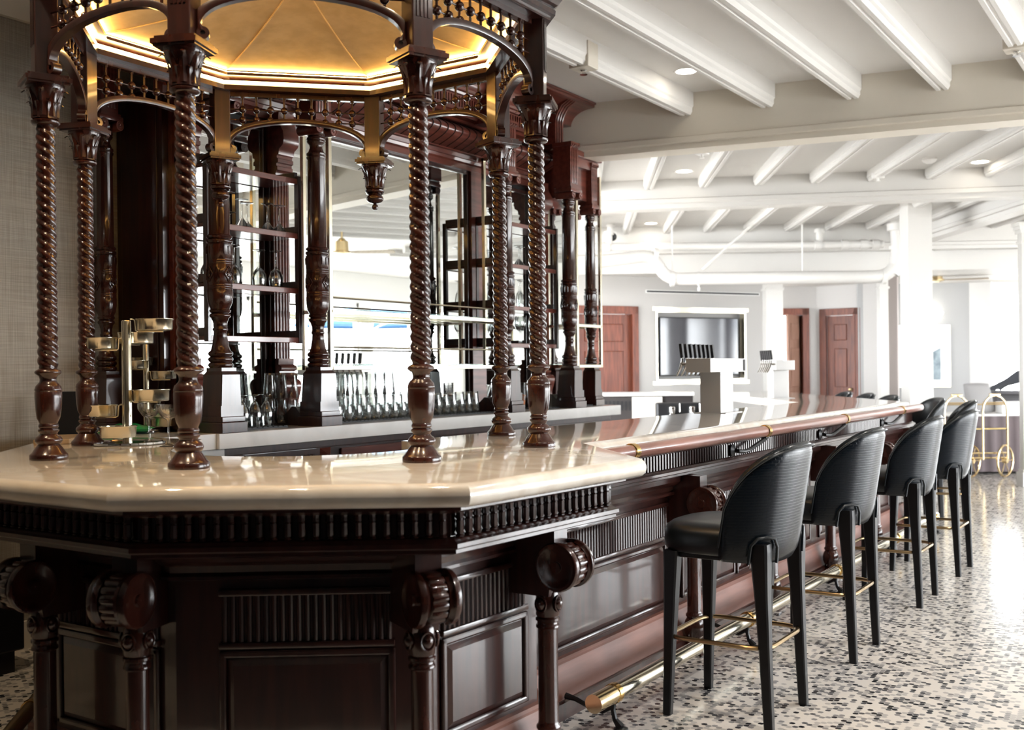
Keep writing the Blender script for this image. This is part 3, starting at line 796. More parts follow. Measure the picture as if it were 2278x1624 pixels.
# panels and fluted bands
for i, sg in enumerate(segB):
    if i in (2, 3, 4): 
        m_ = .13 if i != 4 else .10
        lowflute(sg, m_, sg.L-.07, .575, .715); panel(sg, m_, sg.L-.07, .235, .55)
    if i == 1: panel(sg, .1, sg.L-.1, .235, .55)
sg = segB[6]
ys = [3.46] + LONGC + [9.36]
for a, b in zip(ys, ys[1:]):
    if b - a < .4: continue
    s0, s1 = a-3.42+.07, b-3.42-.07
    lowflute(sg, s0, s1, .575, .715)
    if a < 4: panel(sg, s0+.02, s1-.02, .235, .55)
    else: panel(sg, s0+.02, s0+(s1-s0)*.76, .235, .55); panel(sg, s0+(s1-s0)*.79, s1-.02, .235, .55)
sg = segB[7]; panel(sg, .2, 1.9, .235, .55); panel(sg, 2.1, 4.2, .235, .55)

# arm rail
RX, RZ = -2.065, 1.036
ar = thing('arm_rail', 'round polished wooden arm rail with brass rings along the long bar front', 'rail', (RX, 4, RZ), world=True)
m = MB(); m.tube([(RX,3.72,RZ),(RX,9.30,RZ)], .0305, 24); m.tube([(RX,9.30,RZ),(RX,9.318,RZ)], [.0305,.022], 24); m.build('rail', RAILW, ar)
RY = [4.02,5.62,7.12,8.66]
for y in RY:
    m = MB(); m.tube([(RX,y-.020,RZ),(RX,y-.018,RZ),(RX,y+.018,RZ),(RX,y+.020,RZ)], [.032,.0355,.0355,.032], 24); m.build('brass_ring', GOLD, ar)
    if y < 4.2: continue
    b = y - .30
    m = MB(); m.tube([(-2.13,b,.948),(-2.10,b,.945),(-2.085,b+.03,.942),(-2.075,b+.09,.948),(-2.068,y-.04,.985),(RX,y,1.0)], [.010,.011,.011,.011,.012,.015], 10)
    m.lathe([(.034,0),(.034,.005),(.026,.010),(.012,.018),(.011,.030)], (0,0,0), 20, Matrix.Translation((-2.138,b,.948)) @ Matrix.Rotation(PI/2, 4, 'Y'))
    m.bc((RX, y, 1.002), .03, .05, .012, 0, .003); m.build('bracket', IRON, ar)
# foot rails
FX, FZ = -1.945, .135
fr = thing('foot_rail', 'long brass foot rail on iron brackets along the long bar front', 'rail', (FX, 4, 0), world=True)
m = MB(); m.tube([(FX,3.48,FZ),(FX,9.28,FZ)], .033, 24); m.build('rail', mat('bright_brass', (.82,.76,.62), .16, 1.0), fr)
m = MB(); m.tube([(FX,3.45,FZ),(FX,3.60,FZ)], .036, 24); m.build('end_cap', BRASS, fr)
for y in (3.61, 5.02, 6.50, 7.95, 9.2):
    m = MB(); m.tube([(FX,y-.016,FZ),(FX,y-.013,FZ),(FX,y+.013,FZ),(FX,y+.016,FZ)], [.036,.0395,.0395,.036], 24); m.build('collar', GOLD, fr)
    m = MB(); m.tube([(FX,y,FZ-.03),(FX-.004,y+.0,.07),(FX+.005,y+.0,.035),(FX+.03,y,.008)], [.011,.010,.011,.018], 8)
    m.tube([(FX,y,.085),(FX-.05,y,.055),(FX-.11,y,.065),(FX-.17,y,.085),(FX-.215,y,.09)], [.010,.009,.009,.010,.014], 8)
    m.lathe([(.028,0),(.028,.006),(.012,.012)], (FX+.03,y,0), 14); m.build('bracket', IRON, fr)
fr2 = thing('foot_rail', 'short brass foot rail by the floor at the bar end near the wall', 'rail', (-3.75, 2.2, 0), world=True)
d = Vector((-.5,.866))
p0 = Vector((-3.36,1.93)); p1 = Vector((-4.30,2.87))
m = MB(); m.tube([(p0.x,p0.y,.13),(p1.x,p1.y,.13)], .028, 20); m.build('rail', BRASSD, fr2)
q = p0 + (p1-p0)*.40
e = (p1-p0).normalized()*.014
m = MB(); m.tube([(q.x-e.x,q.y-e.y,.13),(q.x+e.x,q.y+e.y,.13)], .033, 20); m.build('collar', GOLD, fr2)
m = MB(); m.tube([(q.x,q.y,.10),(q.x,q.y,.0)], .010, 8); m.lathe([(.026,0),(.026,.006),(.012,.012)], (q.x,q.y,0), 14); m.build('bracket', IRON, fr2)
# ================================================================== THE BACK BAR
KX = -4.62                                      # face of the pilasters and mirror frames
bb = thing('back_bar', 'tall carved mahogany back bar with mirrors, turned columns and a deep cornice', 'back bar', (-4.6, 5.5, 1.08), world=True)
bc_ = thing('back_bar_cabinet', 'low dark panelled cabinet carrying the white back bar counter', 'cabinet', (-4.65, 5.8, 0), world=True)
m = MB(); m.box(-5.04, -4.30, 3.72, 7.94, 0, .998); m.build('body', WOOD, bc_, False)
m = MB(); m.box(-4.305, -4.28, 3.72, 7.94, .955, .998, None, .003); m.box(-4.305,-4.27,3.72,7.94,0,.10); m.build('moulding', WOOD, bc_, False)
for y0, y1 in ((3.90,4.40),(4.62,5.5),(5.6,6.3),(6.5,7.7)):
    if y0 in (3.90, 6.5):
        m = MB(); m.box(-4.30,-4.285,y0-.02,y1+.02,.92,.95)
        n = int((y1-y0)/.028)
        for i in range(n): m.lathe([(.008,.78),(.008,.92)], (-4.295, y0+(i+.5)*(y1-y0)/n, 0), 8, cap=False)
        m.build('fluted_band', WOOD, bc_)
    else:
        m = MB(); m.box(-4.30,-4.285,y0,y1,.2,.94,None,.006); m.build('door', WOODR, bc_, False)
for y in (3.82, 4.50):
    m = MB(); v = [m.bm.verts.new(p) for p in ((-4.30,y-.045,.86),(-4.30,y+.045,.86),(-4.30,y+.045,.95),(-4.30,y-.045,.95),(-4.265,y,.905))]
    for k in range(4): m.bm.faces.new((v[k], v[(k+1) % 4], v[4]))
    m.bm.faces.new(v[:4]); m.build('diamond_block', WOODR, bc_, False)
m = MB(); m.box(-5.045, -4.20, 3.63, 7.98, 1.0, 1.08, None, .004)
tag(m.build('back_counter', MARBLE2, None, False), 'thick white marble counter under the mahogany back bar', 'counter top')

def place(o, x, y, z=1.08, rz=0):
    o.location = (x-bb.location.x, y-bb.location.y, z-bb.location.z); o.rotation_euler = (0,0,rz); o.parent = bb; return o
# --- turned columns on tapered square blocks
CP = [(.055,.335),(.060,.340),(.0645,.350),(.060,.360),(.052,.364),(.060,.370),(.0645,.380),(.060,.390),(.052,.394),(.060,.400),(.0635,.410),(.060,.418),(.050,.426),(.043,.45),(.036,.49),(.0335,.525),(.038,.530),(.038,.540),(.034,.545),(.036,.57),(.045,.595),
      (.052,.600),(.054,.608),(.050,.615),(.043,.620),(.052,.626),(.054,.634),(.048,.641),(.050,.648),(.060,.665),(.0655,.700),(.0665,.74),(.0645,.742),(.0645,.746),(.0665,.748),(.0645,.754),(.0645,.758),(.0665,.760),(.0645,.766),(.0645,.770),(.0665,.772),
      (.0665,.87),(.0645,.872),(.0645,.876),(.0665,.878),(.0645,.884),(.0645,.888),(.0665,.890),(.0645,.896),(.0645,.900),(.0665,.902),(.0665,.975),(.060,.980),(.066,.986),(.068,.994),(.064,1.000),(.056,1.004),(.064,1.010),(.067,1.018),(.060,1.024),(.053,1.03),
      (.0525,1.20),(.050,1.53),(.055,1.536),(.056,1.546),(.051,1.550),(.055,1.556),(.056,1.566),(.050,1.572),(.044,1.578),(.036,1.60),(.038,1.615),(.050,1.628),(.053,1.636),(.050,1.642),(.054,1.650),(.052,1.658),(.044,1.664),(.052,1.672),(.058,1.690),(.056,1.700)]
def carve(m):
    """the carved diamond with a flower, on four sides of the swelling"""
    for k in range(8):
        a = k*PI/4; rr = .0665; dz = .041; da = .36
        def P(u, v, e=.0045): th = a + u*da; return Vector((( rr+e)*cos(th), (rr+e)*sin(th), .821+v*dz))
        if k % 2 == 0:
            m.tube([P(-1,0),P(-.5,.5),P(0,1),P(.5,.5),P(1,0),P(.5,-.5),P(0,-1),P(-.5,-.5)], .0028, 6, True)
            for q in range(8):
                b_ = q*PI/4; m.tube([P(.12*cos(b_),.12*sin(b_),.003),P(.42*cos(b_),.42*sin(b_),.004)], [.0042,.0024], 6)
            m.ball(P(0,0,.003), .0045, 8)
        else:
            m.tube([P(-.35,.7,.001),P(.35,-.7,.001)], .0025, 5); m.tube([P(-.35,-.7,.001),P(.35,.7,.001)], .0025, 5)
    for k in range(16):
        a = k*PI/8; m.tube([Vector((.0672*cos(a),.0672*sin(a),.925)),Vector((.0672*cos(a),.0672*sin(a),.965))], [.0018,.0035], 5)
def block(m):
    m.box(-.085,.105,-.085,.085,0,.055,None,.003); m.box(-.078,.097,-.078,.078,.055,.085,None,.004)
    m.box(-.075,.086,-.075,.075,.085,.14); 
    lo = [(-.075,-.070),(.080,-.070),(.080,.070),(-.075,.070)]; hi = [(-.066,-.058),(.080,-.058),(.080,.058),(-.066,.058)]
    A = [m.bm.verts.new((x,y,.14)) for x,y in [(q,w_*.92) for q,w_ in lo]]; B = [m.bm.verts.new((x,y,.30)) for x,y in hi]; C = [m.bm.verts.new((x*.8,y*.84,.318)) for x,y in hi]; D = [m.bm.verts.new((x*.8,y*.84,.336)) for x,y in hi]
    for P_, Q_ in ((A,B),(B,C),(C,D)):
        for k in range(4): m.bm.faces.new((P_[k], P_[(k+1)%4], Q_[(k+1)%4], Q_[k]))
    m.bm.faces.new(D); m.bm.faces.new(list(reversed(A)))
def capblock(m, h=.42):
    z = 1.70
    for s in (-1, 1):                          # the rolled volutes
        T = Matrix.Translation((0, s*.058, z-.004)) @ Matrix.Rotation(PI/2, 4, 'Y')
        m.lathe([(.002,.088),(.007,.090),(.010,.084),(.018,.084),(.022,.088),(.028,.088),(.030,.080),(.030,-.070),(.002,-.070)], (0,0,0), 18, T, cap=False)
    m.box(-.075,.082,-.088,.088,z+.018,z+.045,None,.004); m.box(-.070,.074,-.074,.074,z+.045,z+.06)
    m.box(-.10,.062,-.062,.062,z+.06,z+h)
    for s in (-.036,-.012,.012,.036): m.box(.060,.0665, s-.0075, s+.0075, z+.09, z+h-.05, None, .003)
    m.box(-.10,.075,-.072,.072,z+h-.03,z+h)
    for s in (-.045,-.015,.015,.045):
        v = [m.bm.verts.new(p) for p in ((.066,s-.014,z+h-.04),(.066,s+.014,z+h-.04),(.066,s+.014,z+h-.005),(.066,s-.014,z+h-.005),(.085,s,z+h-.022))]
        for k in range(4): m.bm.faces.new((v[k], v[(k+1) % 4], v[4]))
BCOL = [(-4.305,3.735),(-4.305,4.455),(-4.305,6.40),(-4.305,7.31)]
m = MB(); m.lathe(CP, (0,0,0), 36, cap=False); carve(m); c0 = m.build('turned_column', WOODH, None, angle=50)
m = MB(); block(m); b0 = m.build('column_block', WOOD, None, False); b0.parent = c0
m = MB(); capblock(m); k0 = m.build('column_capital', WOODR, None, angle=30); k0.parent = c0
place(c0, *BCOL[0])
for x, y in BCOL[1:]: place(copy_tree(c0), x, y)
# columns of the narrower end bays
for x, y in ((-4.93,3.50),(-4.66,7.62),(-4.40,7.83),(-4.66,7.95)):
    c = place(copy_tree(c0), x, y); c.scale = (.82,.82,.965)
# --- carcass: end panel, mirror frames, pilasters
m = MB(); m.box(-5.045, -4.66, 3.66, 3.70, 1.08, 2.92); m.box(-5.0, -4.70, 3.652, 3.662, 1.12, 2.86, None, .004); m.build('end_panel', WOOD, bb, False)
m = MB(); m.box(-5.045, -4.66, 7.50, 7.54, 1.08, 2.92); m.build('end_panel', WOOD, bb, False)
m = MB(); m.box(-5.045, -4.685, 3.70, 7.50, 1.08, 2.92); m.build('back_board', DARK, bb, False)
def mirror(y0, y1, z0, z1, x=-4.668):
    m = MB(); m.box(x-.012, x, y0, y1, z0, z1); g = m.build('mirror', MIRROR, bb, False)
    m = MB(); f = .022
    for a, b, c, d_ in ((y0-f,y0+.004,z0-f,z1+f),(y1-.004,y1+f,z0-f,z1+f),(y0,y1,z0-f,z0+.004),(y0,y1,z1-.004,z1+f)): m.box(x-.012, x+.016, a, b, c, d_, None, .003)
    m.build('mirror_frame', WOOD, g, False)
mirror(4.555, 6.415, 1.16, 2.86); mirror(3.865, 4.375, 1.16, 2.82); mirror(6.62, 7.26, 1.16, 2.82)
for ya, yb in ((6.435,6.61),(4.40,4.535),(7.28,7.50),(3.70,3.845)):
    m = MB(); m.box(-4.685,-4.63,ya,yb,1.08,2.90); m.build('stile', WOODR, bb, False)
def pilaster(y):
    """fluted pilaster with an S-scroll at the top and at the foot"""
    m = MB(); w = .062
    m.box(-4.63,-4.605,y-w,y+w,1.30,2.55)
    for s in (-.046,-.020,.006,.030,.048): m.lathe([(.010,1.45),(.010,2.55)], (-4.607, y+s, 0), 10, cap=False)
    def sc(pr):
        a = [m.bm.verts.new((-4.63+o, y-w, z)) for o, z in pr]; b = [m.bm.verts.new((-4.63+o, y+w, z)) for o, z in pr]
        for k in range(len(pr)): m.bm.faces.new((a[k], b[k], b[(k+1) % len(pr)], a[(k+1) % len(pr)]))
        m.bm.faces.new(list(reversed(a))); m.bm.faces.new(b)
    top_ = [(0,2.52),(.04,2.52),(.045,2.56),(.05,2.575),(.06,2.58),(.06,2.60),(.052,2.605),(.052,2.62),(.066,2.625),(.066,2.645),(.056,2.65),(.056,2.665),(.07,2.67),(.075,2.70),(.105,2.72),(.115,2.75),(.110,2.80),(.085,2.84),(.07,2.88),(.075,2.92),(0,2.92)]
    sc(top_)
    n = 16
    S_ = [(0,1.47),(.055,1.47),(.052,1.435),(.072,1.425),(.078,1.412),(.072,1.398),(.060,1.396),(.060,1.386),(.078,1.382),(.082,1.370),(.074,1.358),(.062,1.356)]
    S_ += [(.070,1.352),(.094,1.345),(.110,1.332),(.116,1.315),(.114,1.295),(.106,1.270),(.097,1.245),(.090,1.220),(.087,1.198),(.088,1.178),(.094,1.160),(.106,1.144),(.116,1.130),(.114,1.116),(.100,1.104),(.08,1.094),(.06,1.085),(.06,1.08),(0,1.08)]
    sc(S_)
    m.build('pilaster', WOODR, bb, angle=50)
for y in (3.775, 4.468, 7.36): pilaster(y)
for y in (3.735, 4.455, 6.40, 7.31):            # low curved rail tying each column back to its pilaster
    m = MB(); pr = [(-4.63,1.08),(-4.37,1.08),(-4.37,1.16),(-4.39,1.15),(-4.41,1.155),(-4.44,1.185),(-4.47,1.19),(-4.50,1.165),(-4.53,1.14),(-4.57,1.135),(-4.60,1.15),(-4.63,1.17)]
    a = [m.bm.verts.new((x, y-.05, z)) for x, z in pr]; b = [m.bm.verts.new((x, y+.05, z)) for x, z in pr]
    for k in range(len(pr)): m.bm.faces.new((a[k], b[k], b[(k+1) % len(pr)], a[(k+1) % len(pr)]))
    m.bm.faces.new(list(reversed(a))); m.bm.faces.new(b); m.build('scroll_rail', WOOD, bb, angle=50)
# --- entablature
Y0, Y1 = 3.64, 7.42
m = MB(); m.sweep([(0,2.88),(.075,2.88),(.075,2.92),(.090,2.93),(.095,2.95),(.085,2.96),(.095,2.985),(.11,2.99),(.11,3.0),(.02,3.0),(.0,3.0)], [(-4.70,Y0),(-4.70,Y1)]); m.build('architrave', WOODR, bb, False)
m = MB(); n = 16
m.sweep([(0,3.0)] + [(.09+.15*sin(PI*i/n), 3.0+.20*i/n) for i in range(n+1)] + [(0,3.20)], [(-4.70,Y0),(-4.70,Y1)]); m.build('rounded_frieze', WOODR, bb, angle=40)
m = MB()
for i in range(44):
    y = Y0+.04+i*(Y1-Y0-.08)/43; m.tube([(-4.70+.092+.152*sin(PI*j/n), y+.012*sin(PI*j/n), 3.0+.2*j/n) for j in range(n+1)], .0035, 5)
m.build('frieze_binding', DARK, bb)
m = MB(); m.sweep([(0,3.20),(.13,3.20),(.15,3.215),(.20,3.22),(.215,3.235),(.235,3.24),(.235,3.255),(.215,3.262),(.215,3.36),(.235,3.365),(.24,3.38),(.26,3.385),(.27,3.40),(0,3.40)], [(-4.70,Y0),(-4.70,Y1+.05)]); m.build('upper_moulding', WOODR, bb, False)
m = MB(); k = 120
for i in range(k): m.box(-4.488, -4.474, Y0+.02+(i+.2)*(Y1-Y0)/k, Y0+.02+(i+.75)*(Y1-Y0)/k, 3.275, 3.35)
m.build('dentil_band', WOODR, bb, False)
m = MB(); n = 12
cove = [(.27 + .19*(1-cos(PI/2*i/n)), 3.40+.135*sin(PI/2*i/n)) for i in range(n+1)]
m.sweep([(0,3.40)] + cove + [(.475,3.538),(.475,3.556),(.49,3.560),(.49,3.574),(0,3.574)], [(-4.70,Y0),(-4.70,7.62)]); m.build('crown_cornice', WOODR, bb, angle=30)
for y in (3.735, 4.455, 6.40, 7.31):            # console brackets under the crown
    m = MB(); w = .062
    pr = [(.15,3.20),(.30,3.20),(.30,3.36),(.305,3.40),(.32,3.44),(.36,3.50),(.43,3.54),(.43,3.56),(.15,3.56)]
    a = [m.bm.verts.new((-4.68+o, y-w, z)) for o, z in pr]; b = [m.bm.verts.new((-4.68+o, y+w, z)) for o, z in pr]
    for k in range(len(pr)): m.bm.faces.new((a[k], b[k], b[(k+1) % len(pr)], a[(k+1) % len(pr)]))
    m.bm.faces.new(list(reversed(a))); m.bm.faces.new(b)
    for s in (-.036,0,.036): m.tube([(-4.68+o+.002, y+s, z) for o, z in pr[1:7]], .010, 8)
    m.build('console', WOODR, bb, angle=40)
m = MB(); m.box(-5.04,-4.36,7.42,7.90,3.06,3.14,None,.004); m.box(-5.04,-4.33,7.42,7.93,3.14,3.19,None,.004); m.box(-5.04,-4.40,7.44,7.88,2.80,3.06); m.build('end_bay_top', WOODR, bb, False)
m = MB(); m.box(-5.04,-4.64,7.56,7.94,1.08,2.82); m.build('end_bay_back', WOOD, bb, False)
mirror(7.60, 7.90, 1.45, 2.76, -4.632)
# --- shelf units between the paired columns
def shelf_unit(y0, y1):
    X0, X1 = -4.655, -4.40
    for z in (1.585, 1.868, 2.185, 2.50):
        m = MB(); m.box(X0, X1, y0, y1, z-.022, z, None, .002); m.box(X1-.018, X1+.004, y0, y1, z-.028, z+.004, None, .003); m.build('shelf', WOODR, bb, False)
        for y in (y0, y1): m = MB(); m.box(X0, X1-.02, y-.012, y+.012, z, z+.045); m.build('shelf_end_rail', WOOD, bb, False)
    for y in (y0, y1):
        m = MB(); m.box(X1-.022, X1+.010, y-.014, y+.014, 1.555, 2.52, None, .003); m.build('shelf_upright', WOOD, bb, False)
        m = MB(); m.box(X0, X0+.03, y-.014, y+.014, 1.555, 2.52); m.build('shelf_upright', WOOD, bb, False)
shelf_unit(3.74, 4.405); shelf_unit(6.50, 7.275)
m = MB(); m.box(-4.64,-4.60,3.77,4.00,2.462,2.476); m.build('shelf_reflection_glow', GLOWW, bb, False)  # glowing strip in place of a bright mirror reflection, not a lamp
# --- brass and glass shelf frames
def brass_frame(y0, y1, ztop, name='brass_frame', x0=-4.615, x1=-4.345):
    m = MB(); b = .013
    for y in (y0, y1):
        for x in (x0, x1): m.box(x-b, x+b, y-b, y+b, 1.40, ztop, None, .002)
        m.box(x0, x1, y-b, y+b, 1.40, 1.426); m.box(x0, x1, y-b, y+b, 1.735, 1.757); m.box(x0-.04, x1, y-b, y+b, ztop-.026, ztop)
    for x in (x0, x1):
        for z in (1.40, 1.735): m.box(x-b, x+b, y0, y1, z, z+.024, None, .002)
    fo = m.build(name, PBRASS, bb, False)
    m = MB()
    if y1 - y0 > 1: 
        m.tube([(x1,y0,1.535),(x1,y1-.3*0,1.535)], .006, 8); m.tube([(x1,y0,1.83),(x1,y1,1.83)], .006, 8)
        m.build('gallery_rail', PBRASS, fo)
    for z in (1.424, 1.757):
        m = MB(); m.box(x0, x1, y0+.005, y1-.005, z+.001, z+.009); m.build('glass_shelf', SHELFG, fo, False)
brass_frame(4.60, 6.49, 2.98, x0=-4.555); brass_frame(7.50, 7.90, 3.02)

# ================================================================== GLASSWARE
def open_glass(outer, th):
    """outer: profile from foot to rim; returns a closed thin-walled lathe profile"""
    inn = [(max(r-th, .001), z) for r, z in reversed(outer)]
    return outer, inn
def glass_obj(name, prof, seg=20):
    m = MB(); m.lathe(prof, (0,0,0), seg, cap=False); o = m.build(name, GLASSM, None, angle=60); return o
PINT = [(.001,0),(.029,0),(.0305,.003),(.034,.06),(.042,.145),(.0415,.146),(.0395,.143),(.032,.06),(.0285,.014),(.001,.012)]
TUMB = [(.001,0),(.033,0),(.0345,.003),(.037,.04),(.040,.097),(.0395,.098),(.0375,.095),(.035,.04),(.032,.012),(.001,.010)]
WINE = [(.001,0),(.035,0),(.035,.0025),(.020,.005),(.006,.011),(.0047,.03),(.0047,.085),(.008,.098),(.026,.115),(.038,.140),(.041,.160),(.038,.195),(.032,.215),(.031,.2148),(.036,.195),(.0392,.160),(.036,.141),(.024,.117),(.001,.103)]
TULIP = [(.001,0),(.036,0),(.036,.0015),(.022,.004),(.007,.010),(.0045,.02),(.006,.034),(.020,.050),(.034,.075),(.039,.105),(.037,.145),(.033,.175),(.032,.1748),(.0355,.145),(.0374,.105),(.032,.076),(.018,.052),(.001,.042)]
MARTINI = [(.001,0),(.037,0),(.037,.0025),(.018,.005),(.006,.012),(.0048,.025),(.0048,.095),(.007,.102),(.049,.160),(.048,.160),(.004,.105),(.001,.104)]
FLUTE = [(.001,0),(.032,0),(.032,.0015),(.015,.004),(.004,.010),(.0033,.07),(.006,.080),(.020,.110),(.0255,.150),(.024,.215),(.0232,.2148),(.0244,.150),(.019,.112),(.001,.086)]
def gl(proto_cache, kind, prof, flip, h):
    key = (kind, flip)
    if key not in proto_cache:
        p = [(r, h-z) for r, z in prof] if flip else prof
        proto_cache[key] = glass_obj(kind, p); return proto_cache[key], True
    return proto_cache[key], False
GC = {}
def put(kind, prof, flip, h, x, y, z, label, cat, group):
    o, new = gl(GC, kind, prof, flip, h)
    if not new: o = o.copy(); COL.objects.link(o)
    o.location = (x, y, z); o.rotation_euler = (0,0,random.random()*6)
    return tag(o, label, cat, group)
# left shelf unit
ymar = [(3.82,-4.45),(3.92,-4.52),(4.03,-4.46),(4.13,-4.53),(4.22,-4.46),(4.31,-4.46)]
for i, (y, x) in enumerate(ymar): put('martini_glass', MARTINI, True, .16, x, y, 2.185, f'{ORD[i]} upturned martini glass from the left on the upper left shelf', 'glass', 'martini glasses on the upper left shelf')
for i, (y, x) in enumerate([(3.80,-4.47),(3.89,-4.53),(3.97,-4.46),(4.19,-4.50),(4.29,-4.47)]): put('wine_glass', WINE, True, .215, x, y, 1.868, f'{ORD[i]} upturned wine glass from the left on the middle left shelf', 'glass', 'wine glasses on the middle left shelf')
# stemmed glasses on the counter at the left
for i, (y, x) in enumerate([(3.90,-4.42),(3.985,-4.42),(4.075,-4.42),(4.16,-4.42)]): put('tulip_glass', TULIP, True, .175, x, y, 1.092, f'{ORD[i]} upturned tulip glass from the left on the counter under the shelves', 'glass', 'tulip glasses on the left of the counter')
for i, (y, x) in enumerate([(3.92,-4.52),(4.01,-4.52)]):
    put('tulip_glass', TULIP, True, .175, x, y, 1.092, f'{("left","right")[i]} one of two tulip glasses carrying another glass on its foot', 'glass', 'tulip glasses stacked at the back')
    put('tulip_glass', TULIP, True, .175, x, y, 1.268, f'{("left","right")[i]} one of two tulip glasses standing on top of other glasses', 'glass', 'tulip glasses stacked at the back')
# pint glasses in the middle: a low front row and stacked rows behind
k = 0
put('pint_glass', PINT, True, .146, -4.40, 4.62, 1.092, 'single tall pint glass at the left end of the short tumbler row', 'glass', 'pint glasses below the mirror')
for i in range(10):
    y = 4.705 + i*.086; put('tumbler', TUMB, True, .098, -4.40, y, 1.092, f'{ORD[i]} short tumbler from the left in the front row below the mirror', 'glass', 'tumblers below the mirror')
for i in range(9):
    y = 4.68 + i*.088
    put('pint_glass', PINT, True, .146, -4.49, y, 1.092, f'{ORD[i]} pint glass from the left in the lower back row below the mirror', 'glass', 'pint glasses below the mirror')
    if i < 8: put('pint_glass', PINT, True, .146, -4.49, y, 1.239, f'{ORD[i]} pint glass from the left in the upper stacked row below the mirror', 'glass', 'pint glasses below the mirror')
for i in range(3): 
    put('pint_glass', PINT, True, .146, -4.54, 4.36+i*.086-.06, 1.092, f'{ORD[i]} pint glass from the left in the lower row behind the second column', 'glass', 'pint glasses behind the column')
    put('pint_glass', PINT, True, .146, -4.54, 4.36+i*.086-.06, 1.239, f'{ORD[i]} pint glass from the left in the upper row behind the second column', 'glass', 'pint glasses behind the column')
for i in range(7): put('pint_glass', PINT, True, .146, -4.42, 5.62+i*.088, 1.092, f'{ORD[i]} pint glass from the left in the right-hand row beyond the twisted column', 'glass', 'pint glasses on the right of the counter')
# right shelf unit
for i in range(6): put('martini_glass', MARTINI, True, .16, -4.45-.05*(i % 2), 6.60+i*.10, 2.185, f'{ORD[i]} upturned martini glass from the left on the upper right shelf', 'glass', 'martini glasses on the upper right shelf')
for i in range(6): put('flute_glass', FLUTE, True, .215, -4.45-.05*(i % 2), 6.60+i*.10, 1.868, f'{ORD[i]} upturned flute glass from the left on the middle right shelf', 'glass', 'flute glasses on the middle right shelf')
for i in range(6): put('wine_glass', WINE, False, .215, -4.45-.05*(i % 2), 6.60+i*.10, 1.585, f'{ORD[i]} wine glass from the left on the lower right shelf', 'glass', 'wine glasses on the lower right shelf')
for i in range(2): put('tulip_glass', TULIP, True, .175, -4.46, 7.08+i*.09, 1.08, f'{("left","right")[i]} one of two tulip glasses beside the right-hand column', 'glass', 'tulip glasses on the right of the counter')
# rubber bar mats
for y0, y1, lb in ((3.86,4.24,'short black rubber bar mat under the tulip glasses'),(4.60,6.28,'long black rubber bar mat under the pint glasses'),(7.42,7.74,'short black rubber bar mat at the far end of the counter'),(6.98,7.2,'small black rubber bar mat beside the right-hand column')):
    m = MB(); m.box(-4.585, -4.335 if y1 < 7 else -4.34, y0, y1, 1.0805, 1.088)
    n = int((y1-y0)/.035)
    for i in range(n): m.box(-4.585, -4.332, y0+(i+.1)*(y1-y0)/n, y0+(i+.8)*(y1-y0)/n, 1.088, 1.0915)
    tag(m.build('bar_mat', RUBBER, None, False), lb, 'mat')
# stack of clear plastic cups with an orange drink card showing through
t = thing('cup_stack', 'tall stack of clear plastic cups with an orange band behind the twisted column', 'cup', (-4.33, 6.62, 1.08))
for i in range(6):
    m = MB(); m.lathe([(.028,.02*i),(.042,.11+.02*i),(.0435,.112+.02*i),(.0425,.113+.02*i),(.027,.022+.02*i)], (0,0,0), 20); m.build('cup', PLASTIC, t)
m = MB(); m.lathe([(.0345,.05),(.0405,.125)], (0,0,0), 20, cap=False); m.build('orange_band', mat('orange_print', (.75,.25,.08), .6), t)
t = thing('napkin_stand', 'slanting clear menu holder beside the right-hand column', 'menu holder', (-4.36, 7.02, 1.08), .5)
m = MB(); m.box(-.05,.05,-.03,.03,0,.008); m.box(-.05,.05,-.004,.004,.0,.20,Matrix.Rotation(-.35,4,'X')); m.build('holder', PLASTIC, t, False)
